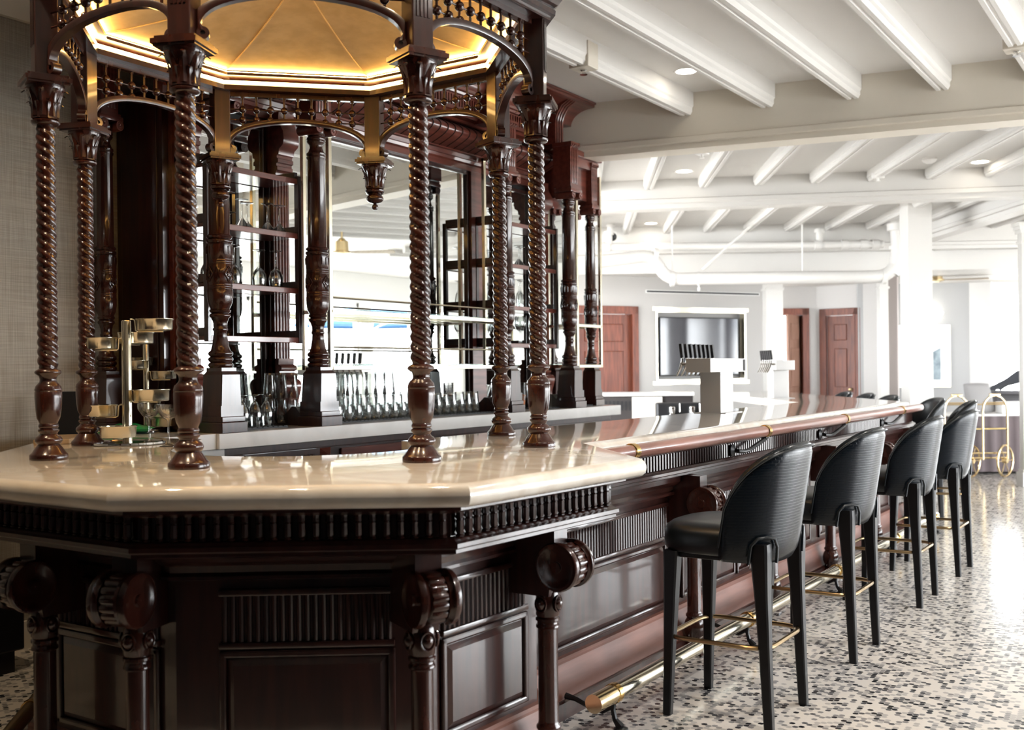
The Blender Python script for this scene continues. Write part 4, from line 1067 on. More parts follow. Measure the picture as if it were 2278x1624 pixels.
# ================================================================== BAR STOOLS
def stool_parts(root):
    # seat: rounded cushion
    m = MB(); sg = 40; rows = []
    def sup(a, rx, ry, e=3.2):
        c, s_ = cos(a), sin(a); return (rx*math.copysign(abs(c)**(2/e), c), ry*math.copysign(abs(s_)**(2/e), s_))
    for z, f in ((.655,.90),(.66,.965),(.675,1.0),(.70,1.01),(.735,1.0),(.755,.965),(.770,.88),(.778,.72),(.782,.45),(.783,.0)):
        rows.append([sup(2*PI*k/sg, .235*f, .235*f) for k in range(sg)] if f else None)
    rs = []
    for (z, f), row in zip(((.655,.90),(.66,.965),(.675,1.0),(.70,1.01),(.735,1.0),(.755,.965),(.770,.88),(.778,.72),(.782,.45),(.783,.0)), rows):
        rs.append([m.bm.verts.new((x-.02, y, z)) for x, y in row] if row else m.bm.verts.new((-.02,0,z)))
    for a, b in zip(rs, rs[1:]):
        for k in range(sg):
            j = (k+1) % sg
            if isinstance(b, list): m.bm.faces.new((a[k], a[j], b[j], b[k]))
            else: m.bm.faces.new((a[k], a[j], b))
    m.bm.faces.new(list(reversed(rs[0])))
    m.build('seat', LEATHER, root, angle=70)
    # wrap-around back
    na, nz = 44, 14; A = 1.46
    def H(t):                                   # top height against angle from the middle of the back
        u = min(1, abs(t)/A); return .70 + .385*(1-u**2.7)**(1/2.3)*(1-.02*u)
    def plan(t, z, off):
        f = (z-.63)/.455; c, s_ = cos(t), sin(t)
        e = 2.7
        rx = .222 + .072*f + off; ry = .230 + .022*f + off
        return (rx*math.copysign(abs(c)**(2/e), c) - .012 + (.0 if c > 0 else -.0), ry*math.copysign(abs(s_)**(2/e), s_))
    def zlo(t):
        return .63 + .010*(abs(t)/A)
    G = {}
    m = MB()
    for side, off in (('o', .026), ('i', -.020)):
        for i in range(na+1):
            t = -A + 2*A*i/na
            for j in range(nz+1):
                z = zlo(t) + (H(t)-zlo(t))*j/nz
                o2 = off*(1 - .35*(j == nz) - .35*(i in (0, na)) - .25*(j == 0))
                if side == 'o': o2 -= .012*max(0, 1-j/3)**2
                x, y = plan(t, z, o2); G[side, i, j] = m.bm.verts.new((x, y, z))
    Gt = {}
    for i in range(na+1):
        t = -A + 2*A*i/na; x, y = plan(t, H(t)+.012, .004); Gt[i] = m.bm.verts.new((x, y, H(t)+.012))
    for i in range(na):
        for j in range(nz):
            m.bm.faces.new((G['o',i,j], G['o',i+1,j], G['o',i+1,j+1], G['o',i,j+1]))
            m.bm.faces.new((G['i',i,j], G['i',i,j+1], G['i',i+1,j+1], G['i',i+1,j]))
        m.bm.faces.new((G['o',i,nz], G['o',i+1,nz], Gt[i+1], Gt[i])); m.bm.faces.new((Gt[i], Gt[i+1], G['i',i+1,nz], G['i',i,nz]))
        m.bm.faces.new((G['o',i,0], G['i',i,0], G['i',i+1,0], G['o',i+1,0]))
    for i in (0, na):
        for j in range(nz): m.bm.faces.new((G['o',i,j], G['o',i,j+1], G['i',i,j+1], G['i',i,j]))
        m.bm.faces.new((G['o',i,nz], Gt[i], G['i',i,nz]))
    bk = m.build('backrest', CROC, root, angle=80)
    m = MB(); m.tube([(*plan(-A+2*A*i/na, H(-A+2*A*i/na), .027), H(-A+2*A*i/na)-.004) for i in range(na+1)], .0042, 6); m.build('piping', LEATHER, bk)
    m = MB(); m.box(-.19,.19,-.19,.19,.632,.66,None,.01); m.build('seat_frame', BLACKW, root, False)
    # legs
    def legm(x0, y0, x1, y1, zt, rear):
        m = MB(); R = []
        pts = [(0,.0170),(.25,.0205),(.5,.026),(.60,.031),(zt-.03,.035),(zt,.033)] if rear else [(0,.0165),(.25,.020),(.5,.026),(zt,.031)]
        for z, h in pts:
            f = min(1, z/.66); x = x0 + (x1-x0)*f; y = y0 + (y1-y0)*f
            R.append([m.bm.verts.new((x+sx*h, y+sy*h, z)) for sx, sy in ((-1,-.75),(-.75,-1),(.75,-1),(1,-.75),(1,.75),(.75,1),(-.75,1),(-1,.75))])
        for a, b in zip(R, R[1:]):
            for k in range(8): m.bm.faces.new((a[k], a[(k+1) % 8], b[(k+1) % 8], b[k]))
        m.bm.faces.new(list(reversed(R[0]))); m.bm.faces.new(R[-1])
        m.lathe([(.012,-.0),(.012,.004)], (x0,y0,0), 10)
        return m.build('leg', BLACKW, root, False)
    for s in (-1, 1):
        legm(-.205, s*.205, -.185, s*.185, .66, False)
        lg = legm(.215, s*.200, .188, s*.198, .715, True)
        m = MB()                                 # arched lip of the leather over the rear leg
        pts = [(.232+.0, s*.150-.0, .64),(.236, s*.150, .70),(.232, s*.168, .735),(.215, s*.198, .742),(.188, s*.226, .738),(.165, s*.242, .71),(.155, s*.246, .64)]
        m.tube(pts, .0065, 8); m.build('leg_collar', LEATHER, lg)
    m = MB(); q = .213; rr = .085; pts = []
    for cx, cy_, a0 in ((q-rr,q-rr,0),(-q+rr,q-rr,PI/2),(-q+rr,-q+rr,PI),(q-rr,-q+rr,1.5*PI)):
        for i in range(7): a = a0 + PI/2*i/6; pts.append((cx+rr*cos(a), cy_+rr*sin(a), .315))
    m.tube(pts, .0095, 10, True); m.build('footrest', BRASSD, root)
stools = [
    (-1.635,4.075,.0,'nearest black leather bar stool with brass footrest, at the long bar'),
    (-1.632,5.190,.0,'second black leather bar stool from the camera along the long bar'),
    (-1.632,6.525,.0,'third black leather bar stool from the camera along the long bar'),
    (-1.625,7.585,.0,'fourth black leather bar stool from the camera along the long bar'),
    (-1.97,9.54,.25,'black leather bar stool half hidden behind the fourth stool'),
    (-2.33,10.04,.55,'black leather bar stool just beyond the end of the arm rail'),
    (-2.93,10.86,.59,'black stool showing only its back top above the far bar, nearest of three'),
    (-3.36,11.60,.59,'black stool showing only its back top above the far bar, middle of three'),
    (-3.80,12.30,.59,'black stool showing only its back top above the far bar, farthest of three')]
st0 = None
for x, y, rz, lb in stools:
    if st0 is None:
        st0 = thing('bar_stool', lb, 'stool', (x, y, 0), rz, 'black bar stools along the bar'); stool_parts(st0); o = st0
    else: o = copy_tree(st0)
    o.location = (x, y, 0); o.rotation_euler = (0,0,rz); o['label'] = lb

# ================================================================== THINGS ON THE BAR
# beer towers
def tower(x, y, rz, n, label):
    t = thing('beer_tower', label, 'beer tap', (x, y, CT), rz)
    m = MB(); m.box(-.085,.065,-.110,.110,0,.30,None,.003); m.build('column', STEEL, t, False)
    m = MB(); m.box(-.115,.115,-.15,.15,0,.004); m.build('base_plate', STEEL, t, False)
    m = MB(); m.box(-.105,.075,-.30,.33,.278,.372,None,.003); m.build('head', STEEL, t, False)
    m = MB(); m.box(.074,.078,.275,.315,.285,.365); m.build('end_strip', DARK, t, False)
    for i in range(n):
        yy = -.27 + .075*i
        m = MB(); m.tube([(-.10,yy,.335),(-.15,yy,.335)], .011, 10); m.tube([(-.145,yy,.345),(-.155,yy,.31),(-.185,yy,.255)], [.012,.010,.007], 10)
        m.tube([(-.145,yy,.335),(-.142,yy,.385)], [.008,.007], 10); f = m.build('faucet', CHROME, t)
        m = MB(); T = Matrix.Translation((-.141,yy,.378)) @ Matrix.Rotation(-.12, 4, 'Y'); 
        m.prism([(-.010,-.011),(.010,-.011),(.012,.011),(-.012,.011)], 0, .095, T); m.build('tap_handle', BLACK, f, False)
    return t
tower(-2.845, 6.835, 0, 8, 'larger brushed steel beer tower with eight black tap handles on the bar')
tower(-3.60, 10.20, .59, 6, 'steel beer tower farther along the bar, in front of the white pillar')
# garnish carousels
def garnish(x, y, z, label, sc, arms, rz):
    t = thing('garnish_stand', label, 'garnish stand', (x, y, z), rz)
    m = MB(); m.lathe([(.001,0),(.155*sc,0),(.160*sc,.004),(.158*sc,.012),(.150*sc,.013),(.146*sc,.009),(.001,.009)], (0,0,0), 40, cap=False); m.build('tray', CHROME, t)
    m = MB(); m.lathe([(.021,.008),(.0205,.54),(.018,.545),(.001,.546)], (0,0,0), 20); m.build('stem', PBRASS, t)
    for a, h, r in arms:
        cx, cy_ = r*cos(a), r*sin(a); R = .076
        m = MB(); ca, sa = cos(a), sin(a); e = r - R - .012
        m.tube([(.018*ca,.018*sa,h+.045),((e-.010)*ca,(e-.010)*sa,h+.045),(e*ca,e*sa,h+.040),((e+.004)*ca,(e+.004)*sa,h-.005),((e+.012)*ca,(e+.012)*sa,h-.010),((r+R*.5)*ca,(r+R*.5)*sa,h-.010)], .0038, 8); ar_ = m.build('arm', PBRASS, t)
        m = MB(); prof = [(R*.90,-.006),(R*.97,-.004),(R*.985,.0),(R,.038),(R*1.06,.042),(R*1.06,.045),(R*.97,.044),(R*.94,.0),(R*.90,-.003),(.001,-.003)]
        vs = []
        for rr, zz in prof:
            vs.append([m.bm.verts.new((cx+(rr*(1+(.014*cos(10*q*2*PI/60) if rr > .02 else 0)))*cos(q*2*PI/60), cy_+(rr*(1+(.014*cos(10*q*2*PI/60) if rr > .02 else 0)))*sin(q*2*PI/60), h+zz)) for q in range(60)])
        for p_, q_ in zip(vs, vs[1:]):
            for k in range(60): m.bm.faces.new((p_[k], p_[(k+1) % 60], q_[(k+1) % 60], q_[k]))
        m.bm.faces.new(list(reversed(vs[0]))); m.build('dish', PBRASS, ar_, angle=50)
    return t
R_ = lambda dx, dy: math.atan2(dy, dx)
arms = [(R_(.8327,.5538),.505,.125),(R_(-.50,.866),.450,.100),(R_(-.80,-.60),.425,.120),(R_(.79,.62),.195,.105),(R_(-.83,-.56),.130,.125),(R_(.40,-.92),.040,.075)]
garnish(-3.985, 2.93, CT, 'tall garnish stand of six silver dishes on the front of the marble bar', 1.0, arms, 0)
# coupes
COUPE = [(.001,0),(.038,0),(.038,.002),(.022,.005),(.007,.012),(.0042,.03),(.0042,.10),(.009,.112),(.030,.125),(.047,.150),(.051,.178),(.050,.178),(.0455,.151),(.028,.128),(.001,.118)]
for i, (x, y, lb) in enumerate(((-3.905,2.985,'etched coupe glass nearer the garnish stand on the bar'),(-3.70,2.925,'etched coupe glass next to the front twisted column'))):
    t = thing('coupe_glass', lb, 'glass', (x, y, CT), 0, 'coupe glasses on the bar')
    m = MB(); m.lathe(COUPE, (0,0,0), 28, cap=False); m.build('bowl_and_stem', GLASSM, t, angle=60)
    m = MB()
    for k in range(20):
        a = k*PI/10
        m.tube([(.0476*cos(a),.0476*sin(a),.151),(.0505*cos(a+.12),.0505*sin(a+.12),.170)], .0011, 5)
    m.build('etching', GLASSM, t)
# second garnish stand, back counter
t2 = garnish(-4.68, 3.56, CT, 'smaller garnish stand of silver dishes standing behind the coupe glasses', .6, [(R_(.80,.60),.335,.115),(R_(-.85,.35),.42,.12),(R_(.10,-.99),.40,.085),(R_(.85,.5),.10,.10),(R_(.75,.66),.045,.105)], 0); t2.scale = (.82,.82,.85)
# shelf of the counter at the wall end that carries these things
m = MB(); m.box(-5.045, -4.22, 3.30, 3.635, 1.0, CT, None, .004); m.box(-5.045,-4.26,3.34,3.715,0,.998)
tag(m.build('corner_counter', MARBLE2, None, False), 'short marble counter by the grasscloth wall behind the garnish stands', 'counter top')
# green snack bag
t = thing('snack_bag', 'crumpled green foil bag lying on the counter behind the coupe glasses', 'bag', (-4.66, 3.42, CT), .55)
m = MB(); n1, n2 = 18, 10; Gd = {}
for sgn in (1, -1):
    for i in range(n1+1):
        for j in range(n2+1):
            u, v = i/n1, j/n2; e = (sin(PI*u)**.6)*(sin(PI*v)**.6)
            zz = .028 + sgn*.024*e + (.004*sin(17*u+5*v)+.003*sin(23*v-9*u))*e
            Gd[sgn,i,j] = m.bm.verts.new(((u-.5)*.26, (v-.5)*.13 + .006*sin(9*u), max(.003, zz - .02*(1-e)*(u < .5))))
    for i in range(n1):
        for j in range(n2):
            q = (Gd[sgn,i,j], Gd[sgn,i+1,j], Gd[sgn,i+1,j+1], Gd[sgn,i,j+1]); m.bm.faces.new(q if sgn > 0 else tuple(reversed(q)))
m.build('pouch', grain(mat('green_foil', (.01,.25,.07), .28, .2), (.008,.20,.055), (.03,.42,.13), (1,1,1), 14, 3), t, angle=25)
t = tag(MB().prism([(-.10,-.03),(.10,-.05),(.11,.04),(-.08,.05)], 0, .012).build('paper_napkin', mat('white_paper', (.7,.68,.64), .8), None, False), 'folded white paper beside the green foil bag', 'paper')
t.location = (-4.80, 3.36, CT)
# menu board by the wall and white cup
t = thing('menu_card', 'pale menu card leaning in a dark stand by the grasscloth wall', 'menu', (-4.75, 3.15, CT), .6)
m = MB(); m.box(-.075,.075,-.004,.004,.004,.22,Matrix.Rotation(-.15,4,'X')); m.build('card', mat('pale_card', (.45,.50,.53), .5), t, False)
m = MB(); m.box(-.09,.09,-.05,.04,0,.006); m.box(-.085,.085,-.014,-.006,.004,.225,Matrix.Rotation(-.15,4,'X')); m.build('stand', BLACK, t, False)
m = MB(); m.box(-.20,.20,-.075,.075,0,.022,None,.004)
t = tag(m.build('cutting_board', grain(mat('light_board', (.4,.28,.16), .5), (.33,.22,.12), (.45,.32,.19), (8,1,1), 5, 3), None, False), 'flat wooden board at the wall end of the marble bar', 'board'); t.location = (-4.44, 2.90, CT); t.rotation_euler = (0,0,-.75)

# low black bench by the wall at the left, with papers on it
t = thing('bench', 'low black bench by the grasscloth wall behind the left end of the bar', 'bench', (-4.84, 2.2, 0))
m = MB(); m.box(-.19,.17,-.75,.66,.10,.34,None,.01); m.build('seat', BLACK, t, False)
m = MB(); m.box(-.17,.15,-.70,.62,0,.10); m.build('base', DARK, t, False)
for i in range(3):
    m = MB(); m.box(-.11,.11,-.15,.15,0,.012); o = tag(m.build('magazine', mat(f'magazine_paper', (.45,.43,.38), .6) if i == 0 else bpy.data.materials['magazine_paper'], None, False), ('bottom','middle','top')[i]+' one of three pale magazines stacked on the low black bench', 'magazine', 'magazines on the bench')
    o.location = (-4.82, 2.55, .341+.0125*i); o.rotation_euler = (0,0,.1*i-.1)
# ================================================================== CEILING FITTINGS
def disc_lamp(x, y, z, label, r=.075):
    t = thing('recessed_lamp', label, 'ceiling lamp', (x, y, z), 0, 'recessed ceiling lamps')
    m = MB(); m.lathe([(r,-.001),(r+.018,-.004),(r+.020,-.001),(r+.020,0),(r,0)], (0,0,0), 28, cap=False); m.build('rim', WHITE, t)
    m = MB(); m.lathe([(.001,-.0015),(r,-.0015)], (0,0,0), 28, cap=False); m.build('diffuser', LAMP, t)
for (x, y), lb in zip(DOWN1, ('round recessed ceiling lamp between the near rafters beside the great beam','round recessed ceiling lamp right of the near rafters','round recessed ceiling lamp over the wall end of the bar','round recessed ceiling lamp over the front of the bar','round recessed ceiling lamp in front of the bar corner','round recessed ceiling lamp over the first stool','round recessed ceiling lamp over the open floor')): disc_lamp(x, y, CEIL1, lb)
for (x, y), lb in zip(DOWN2, ('round recessed lamp just beyond the great beam above the back bar','small round recessed lamp in the second bay near the security camera','small round recessed lamp in the second bay above the pillar','round recessed lamp in the first far bay at the right')): disc_lamp(x, y, CEIL2, lb)
def sprinkler(x, y, z, label, w=.15):
    t = thing('sprinkler_block', label, 'sprinkler', (x, y, z))
    m = MB(); m.box(-w/2,w/2,-.07,.07,-.05,.12,None,.006); m.build('block', CREAM, t, False)
    m = MB(); m.lathe([(.022,-.05),(.022,-.058),(.010,-.062),(.010,-.08),(.026,-.083),(.026,-.086),(.001,-.086)], (0,0,0), 14); m.build('nozzle', CHROME, t)
sprinkler(-3.49, 6.15, 3.44, 'white sprinkler block under the near rafter left of the lamp')
sprinkler(-1.03, 7.40, 3.44, 'white sprinkler block under the rafter at the far right of the near ceiling')
for p, lb in ((W(1.62, 8.9, 3.20), 'small white sprinkler on the first rafter beyond the great beam'), (W(3.52, 10.1, 3.20), 'small white sprinkler on the rafter in the middle of the far bay'), (W(1.05, 13.2, 3.20), 'small white sprinkler on the leftmost rafter of the second bay')):
    t = thing('sprinkler', lb, 'sprinkler', p)
    m = MB(); m.box(-.05,.05,-.05,.05,-.015,.03,None,.006); m.lathe([(.012,-.015),(.012,-.04),(.022,-.043),(.022,-.046),(.001,-.046)], (0,0,0), 12); m.build('head', WHITE, t)
def dome(p, r, h, nm, lb, cat):
    t = tag(MB().lathe([(r,0),(r,-h*.35),(r*.8,-h*.7),(r*.4,-h),(.001,-h)], (0,0,0), 24).build(nm, WHITE, None), lb, cat); t.location = p
dome((-1.46,9.03,CEIL2), .10, .05, 'speaker_grille', 'round white ceiling speaker near the end of the great beam', 'speaker')
dome((-2.16,10.20,CEIL2), .065, .05, 'smoke_detector', 'small white smoke detector in the middle of the first far bay', 'smoke detector')
t = thing('security_camera', 'small white security camera with a black lens on the ceiling by the back bar', 'camera', (-6.62,12.34,CEIL2))
m = MB(); m.lathe([(.06,0),(.06,-.02),(.045,-.03),(.045,-.09),(.075,-.10),(.075,-.16),(.06,-.2),(.001,-.21)], (0,0,0), 20); m.build('body', WHITE, t)
m = MB(); m.ball((.055,-.05,-.17), .055, 14); m.build('lens', BLACK, t)
# white pipework under the far ceiling
def pt(px, py, d): 
    a, b = px-1139, py-822.36; c, s_ = cos(-.010684), sin(-.010684)
    xx, yy = c*a+s_*b, -s_*a+c*b
    return W(xx/2348.9*d, d, CAMZ - yy/2348.9*d)
pw = thing('waste_pipe', 'wide white waste pipe with bent elbows hanging below the far ceiling', 'pipe', pt(1700,612,13.4), world=True)
def smoothp(ps, n=6):
    """round the corners of a polyline"""
    ps = [Vector(p) for p in ps]; out = [ps[0]]
    for a, b, c in zip(ps, ps[1:], ps[2:]):
        r = min((b-a).length, (c-b).length, .24)*.9; p = b+(a-b).normalized()*r; q = b+(c-b).normalized()*r
        for i in range(n+1):
            t_ = i/n; out.append(p*(1-t_)**2 + b*2*t_*(1-t_) + q*t_**2)
    return out + [ps[-1]]
Pz = 2.50
pa = [W(.85,13.0,2.68), W(1.82,13.3,2.82), W(1.93,13.4,2.52), W(4.83,13.4,2.52), W(4.92,13.4,2.75), W(4.90,13.4,3.12)]
m = MB(); m.tube(smoothp(pa), .080, 16); m.build('pipe', PIPEW, pw)
for p, q in ((W(1.78,13.29,2.81), W(1.83,13.3,2.80)), (W(2.02,13.4,2.52), W(2.07,13.4,2.52)), (W(4.70,13.4,2.52), W(4.75,13.4,2.52)), (W(4.90,13.4,2.86), W(4.90,13.4,2.91))):
    m = MB(); m.tube([p, q], .098, 16); m.build('collar', PIPEW, pw)
m = MB(); m.tube([W(4.90,13.4,3.10), W(4.90,13.4,3.20)], .12, 16); m.box(-.17,.17,-.17,.17,0,.06, Matrix.Translation(W(4.90,13.4,3.19)) @ Matrix.Rotation(PHI,4,'Z')); m.build('ceiling_flange', PIPEW, pw)
m = MB(); m.tube([W(2.05,13.4,2.60), W(2.05,13.4,3.20)], .010, 6); m.tube([W(2.42,13.4,2.63), W(3.05,13.4,3.18)], .018, 8); m.tube([W(3.70,13.4,2.60), W(3.70,13.4,3.20)], .010, 6); m.build('hanger', PIPEW, pw)
m = MB(); m.tube([W(2.36,13.4,2.52), W(2.40,13.4,2.52)], .087, 16); m.lathe([(.012,2.36),(.02,2.37),(.02,2.40),(.01,2.41),(.01,2.45)], W(2.38,13.38,0), 12); m.build('saddle', PIPEW, pw)
wp = thing('water_pipe', 'thinner white water pipe with fittings above the wide waste pipe', 'pipe', W(3,13.7,2.98), world=True)
m = MB(); m.tube([W(.9,13.75,2.97), W(4.85,13.75,2.97)], .052, 14); m.build('pipe', PIPEW, wp)
for r in (1.20, 3.95, 4.30, 4.55, 4.70):
    m = MB(); m.tube([W(r,13.75,2.97), W(r+.09,13.75,2.97)], .066, 14); m.build('coupling', PIPEW, wp)
for r in (1.28, 4.02):
    m = MB(); m.tube([W(r,13.75,2.97), W(r,13.75,3.18)], .045, 12); m.tube([W(r,13.75,3.13), W(r,13.75,3.17)], .065, 12); m.build('riser', PIPEW, wp)
# ceiling fans
def fan(p, rod, label, rz):
    t = thing('ceiling_fan', label, 'fan', p, rz)
    m = MB(); m.lathe([(.001,0),(.055,0),(.05,-.03),(.02,-.05),(.014,-.05),(.014,-rod),(.04,-rod-.01),(.05,-rod-.03),(.085,-rod-.05),(.09,-rod-.17),(.115,-rod-.18),(.115,-rod-.20),(.06,-rod-.22),(.001,-rod-.22)], (0,0,0), 24); m.build('motor', BRASS, t)
    for k in range(3):
        a = k*2*PI/3; T = Matrix.Rotation(a, 4, 'Z') @ Matrix.Translation((0,0,-rod-.19)) @ Matrix.Rotation(.18, 4, 'X')
        m = MB(); m.prism([(.10,-.02),(.22,-.055),(.66,-.07),(.70,-.05),(.70,.05),(.66,.065),(.22,.05),(.10,.02)], -.005, .005, T); m.build('blade', grain(mat('pale_blade', (.45,.38,.28), .5), (.42,.35,.26), (.5,.43,.33), (1,8,1), 5, 3) if k == 0 else bpy.data.materials['pale_blade'], t, False)
fan((.22,10.35,CEIL2), .14, 'brass ceiling fan with pale blades, seen reflected in the bar mirror', .5)
fan(W(6.20,15.4,3.0), .18, 'brass ceiling fan with pale blades at the right beyond the white pillar', .25)
# ================================================================== FAR ROOM THINGS
# framed picture and its lamp
pc = thing('framed_picture', 'framed picture of a bluish shape on white, beyond the white pillar', 'picture', W(6.45,16.58,1.55), world=True)
Mv = Matrix.Translation(W(6.1,16.585,0)) @ Matrix.Rotation(PHI, 4, 'Z')
m = MB(); m.box(-.06,.98-.20,-.03,.0,1.04,2.02,Mv,.004); m.build('frame', PBRASS, pc, False)
m = MB(); m.box(-.045,.765,-.033,-.030,1.055,2.005,Mv); m.build('mount', WHITE, pc, False)
m = MB(); vs = [(.30,1.16),(.62,1.16),(.62,1.66),(.50,1.60),(.40,1.52),(.42,1.42),(.36,1.36),(.30,1.28)]
m.bm.faces.new([m.bm.verts.new(Mv @ Vector((x,-.0345,z))) for x, z in vs]); m.build('image', grain(mat('blue_grey_print', (.25,.33,.38), .7), (.12,.17,.20), (.45,.53,.58), (1,1,1), 5, 4), pc, False)
pl = thing('picture_light', 'brass picture lamp with a long white shade above the picture', 'wall lamp', W(6.45,16.5,2.2), world=True)
m = MB(); m.box(.08,.42,-.02,.0,2.255,2.30,Mv); m.tube([Mv @ Vector((.2,-.01,2.27)), Mv @ Vector((.2,-.12,2.27)), Mv @ Vector((.2,-.14,2.22))], .012, 8); m.build('bracket', BRASS, pl)
m = MB(); m.tube([Mv @ Vector((.18,-.14,2.20)), Mv @ Vector((.20,-.14,2.20)), Mv @ Vector((.60,-.14,2.20)), Mv @ Vector((.62,-.14,2.20))], [.02,.036,.036,.02], 14); m.build('shade', GLOWW, pl)
# brass serving trolley
CAR = W(5.62, 13.0)
cart = thing('serving_trolley', 'brass serving trolley with two large spoked wheels beside a draped table', 'trolley', (CAR[0], CAR[1], 0), PHI)
m = MB()
for s in (0, 1):
    x0 = -.30 + .47*s; w_ = .30
    m.tube(smoothp([(x0,-.1*0,.22),(x0,0,1.02),(x0+w_,0,1.02),(x0+w_,0,.22)], 5), .014, 10)
    m.tube([(x0,0,.92),(x0+w_,0,.92)], .009, 8)
m.tube([(-.30,0,.90),(.47,0,.90)], .008, 8); m.tube([(-.30,0,.30),(.47,0,.30)], .012, 8); m.tube([(-.3,0,.24),(.47,0,.24)], .012, 8); m.tube([(-.30,.0,.60),(.47,.0,.60)], .010, 8)
m.build('frame', BRASS, cart)
for x in (.02, .43):
    T = Matrix.Translation((x, -.02, .205)) @ Matrix.Rotation(PI/2 - .9, 4, 'Z') @ Matrix.Rotation(PI/2, 4, 'X')
    m = MB(); m.tube([T @ Vector((.19*cos(a), .19*sin(a), 0)) for a in [i*2*PI/36 for i in range(36)]], .014, 8, True)
    for k in range(6): m.tube([T @ Vector((0,0,0)), T @ Vector((.19*cos(k*PI/3), .19*sin(k*PI/3), 0))], .006, 6)
    m.lathe([(.03,-.03),(.03,.03)], (0,0,0), 12, T); m.build('wheel', BRASS, cart)
m = MB(); m.box(-.30,.47,-.02,.30,.585,.60); m.build('shelf', SHELFG, cart, False)
# draped table, cushions and a dark jacket on it
tb = thing('draped_table', 'long table under a pleated mauve grey skirt behind the trolley', 'table', (*W(6.30,13.75)[:2], 0), PHI)
m = MB(); m.box(-.75,.9,-.35,.35,.735,.76,None,.004); m.build('table_top', WHITE, tb, False)
m = MB(); n = 160; ring = []
per = []
for i in range(n): 
    u = i/n*4
    if u < 1: p = (-.73+1.61*u, -.33)
    elif u < 2: p = (.88, -.33+.66*(u-1))
    elif u < 3: p = (.88-1.61*(u-2), .33)
    else: p = (-.73, .33-.66*(u-3))
    per.append(p)
lo = []; hi = []
for i, (x, y) in enumerate(per):
    k = .022*sin(i*PI/2.0) ; nx, ny = (0,-1) if i < n/4 else (1,0) if i < n/2 else (0,1) if i < 3*n/4 else (-1,0)
    hi.append(m.bm.verts.new((x+nx*k*.4, y+ny*k*.4, .735))); lo.append(m.bm.verts.new((x+nx*(k+.02), y+ny*(k+.02), .03)))
for i in range(n): j = (i+1) % n; m.bm.faces.new((lo[i], lo[j], hi[j], hi[i]))
m.build('skirt', mat('mauve_cloth', (.14,.11,.115), .85), tb, angle=80)
def cushion(p, rz, sx, sz, mt, nm, lb, tilt=.25):
    m = MB(); n = 14
    G_ = {}
    for s in (-1, 1):
        for i in range(n+1):
            for j in range(n+1):
                u, v = 2*i/n-1, 2*j/n-1; e = ((1-u*u)*(1-v*v))**.45
                G_[s,i,j] = m.bm.verts.new((u*sx/2*(1-.06*v*v), s*.075*e, (v*(1-.06*u*u)+1)*sz/2))
        for i in range(n):
            for j in range(n): m.bm.faces.new((G_[s,i,j], G_[s,i+1,j], G_[s,i+1,j+1], G_[s,i,j+1]))
    o = tag(m.build(nm, mt, None), lb, 'cushion'); o.location = p; o.rotation_euler = (-tilt, 0, rz); return o
GC1 = mat('grey_cushion', (.28,.27,.27), .9)
a_ = cushion(W(6.05,13.62,.765), PHI+.3, .42, .40, GC1, 'cushion', 'pale grey cushion standing on the draped table behind the trolley')
b_ = cushion(W(6.80,13.62,.765), PHI-.2, .40, .30, mat('mauve_cushion', (.16,.13,.135), .9), 'cushion', 'small mauve cushion at the right end of the draped table')
m = MB(); m.box(-.16,.16,-.10,.10,0,.15,None,.01)
t = tag(m.build('white_box', WHITE, None, False), 'white box on the draped table between the cushions', 'box'); t.location = W(6.42,13.60,.762); t.rotation_euler = (0,0,PHI)
m = MB(); n = 20
prof = [(-.30,0),(-.28,.10),(-.20,.20),(-.06,.28),(.10,.31),(.28,.31),(.30,0)]
m.prism([(x,z) for x,z in prof], -.12, .12, Matrix.Rotation(PI/2,4,'X')); 
t = thing('dark_jacket', 'dark grey folded jacket heaped at the right edge above the draped table', 'jacket', W(6.95,14.6,1.03), PHI)
m2 = MB(); G_ = []
for i in range(13):
    row = []
    for j in range(13):
        u, v = i/12, j/12; h = .30*(sin(PI*min(1,u*.62)))*(1-.5*abs(2*v-1)**2) + .018*sin(9*v+6*u) + .012*sin(15*u)
        row.append(m2.bm.verts.new((-.30+.7*u, -.22+.44*v, max(0, h))))
    G_.append(row)
for i in range(12):
    for j in range(12): m2.bm.faces.new((G_[i][j], G_[i+1][j], G_[i+1][j+1], G_[i][j+1]))
m2.build('cloth', mat('slate_cloth', (.06,.065,.08), .9), t); m.bm.free()
m = MB(); m.box(-.45,.75,-.28,.28,.98,1.028,None,.01); m.box(-.45,.75,.20,.28,0,.98); m.box(-.42,-.34,-.25,-.17,0,.98); m.box(.64,.72,-.25,-.17,0,.98)
t = tag(m.build('console_table', mat('dark_console', (.05,.045,.05), .5), None, False), 'tall dark console behind the draped table at the right edge', 'console'); t.location = W(7.0,14.6,0); t.rotation_euler = (0,0,PHI)
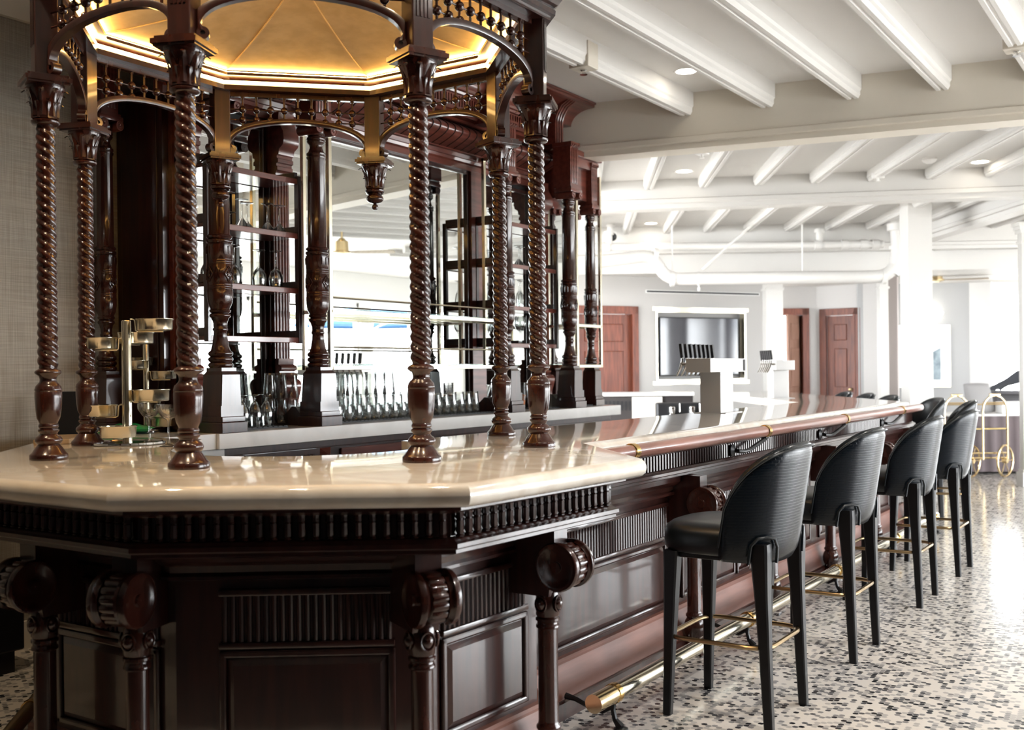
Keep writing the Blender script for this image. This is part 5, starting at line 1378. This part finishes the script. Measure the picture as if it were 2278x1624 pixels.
# ---- inside the far end of the bar: counter, machine
bk = thing('service_counter', 'white topped service counter with dark front below the television wall', 'counter', (*W(1.9,13.55)[:2], 0), PHI-.12)
m = MB(); m.box(-.85,.42,-.30,.30,1.04,1.085,None,.006); m.build('counter_slab', MARBLE2, bk, False)
m = MB(); m.box(-.82,.40,-.26,.28,0,1.04); m.build('body', mat('dark_cabinet', (.03,.025,.025), .4), bk, False)
m = MB()
for i in range(9): m.box(-.80+.05*i, -.77+.05*i, -.265, -.255, .86, .98)
m.build('grille', BLACK, bk, False)
m = MB(); m.box(-.36,.02,-.30,-.262,.3,1.03,None,.003); m.build('pale_panel', mat('pale_panel', (.55,.52,.48), .5), bk, False)
es = thing('coffee_machine', 'steel and black coffee machine inside the bar below counter height', 'coffee machine', (*W(2.05,12.35)[:2], 0), PHI-.05)
m = MB(); m.box(-.42,.50,-.24,.24,0,.62,None,.01); m.build('cabinet', DARK, es, False)
m = MB(); m.prism([(-.24,.62),(.20,.62),(.24,.70),(.10,.80),(-.18,.82)], -.40, .48, Matrix(((0,0,1,0),(1,0,0,0),(0,1,0,0),(0,0,0,1)))); m.build('housing', STEEL, es, angle=30)
m = MB(); m.box(-.36,.44,.02,.22,.80,.98,None,.02); m.build('control_head', BLACK, es, False)
for i, x in enumerate((-.18, .05, .28)):
    m = MB(); m.lathe([(.035,.86),(.04,.87),(.04,.93),(.03,.94)], (x,-.01,0), 16); m.tube([(x,-.04,.87),(x,-.14,.86)], [.014,.018], 10); m.tube([(x+.08,-.02,.96),(x+.08,-.08,.97),(x+.08,-.10,.88)], .008, 8); m.build('brew_group', CHROME, es)
m = MB(); m.tube([(-.30,-.1,.70),(-.25,-.2,.80),(-.22,-.22,.86)], .01, 8); m.lathe([(.07,.86),(.06,.855),(.02,.84),(.015,.76)], (.32,-.12,0), 16, cap=False); m.build('steam_wand', CHROME, es)
# ================================================================== LIGHT
w = bpy.data.worlds.new('daylight'); S.world = w; w.use_nodes = True
bg = w.node_tree.nodes['Background']; bg.inputs['Color'].default_value = (.93,.97,1.0,1); bg.inputs['Strength'].default_value = 15.0
def area(name, loc, rot, sx, sy, e, col=(1,1,1), portal=False):
    d = bpy.data.lights.new(name, 'AREA'); d.shape = 'RECTANGLE'; d.size = sx; d.size_y = sy; d.energy = e; d.color = col
    d.cycles.is_portal = portal
    o = bpy.data.objects.new(name, d); COL.objects.link(o); o.location = loc; o.rotation_euler = rot
    return o
for i, (a, b) in enumerate(wy):
    area('window_daylight', (4.75, (a+b)/2, 1.42), (0, PI/2, 0), 2.6, b-a, 1, portal=True)
x, y, z = W(8.95, 16.62)
area('window_daylight', (x, y, 1.3), (-PI/2, 0, PHI), 3.0, 2.4, 1, portal=True)
def spot(loc, e, col=(1,.80,.55), ang=1.9, r=.05):
    d = bpy.data.lights.new('downlight_beam', 'SPOT'); d.energy = e; d.color = col; d.spot_size = ang; d.spot_blend = .6; d.shadow_soft_size = r
    o = bpy.data.objects.new('downlight_beam', d); COL.objects.link(o); o.location = loc
for p, e in zip(DOWN1, (9, 130, 60, 85, 60, 130, 130)): spot((p[0], p[1], CEIL1-.03), e, (1,.74,.46) if e < 100 else (1,.94,.88), 1.9 if e < 100 else 2.2)
for p in DOWN2: spot((p[0], p[1], CEIL2-.03), 6, (1,.9,.75))
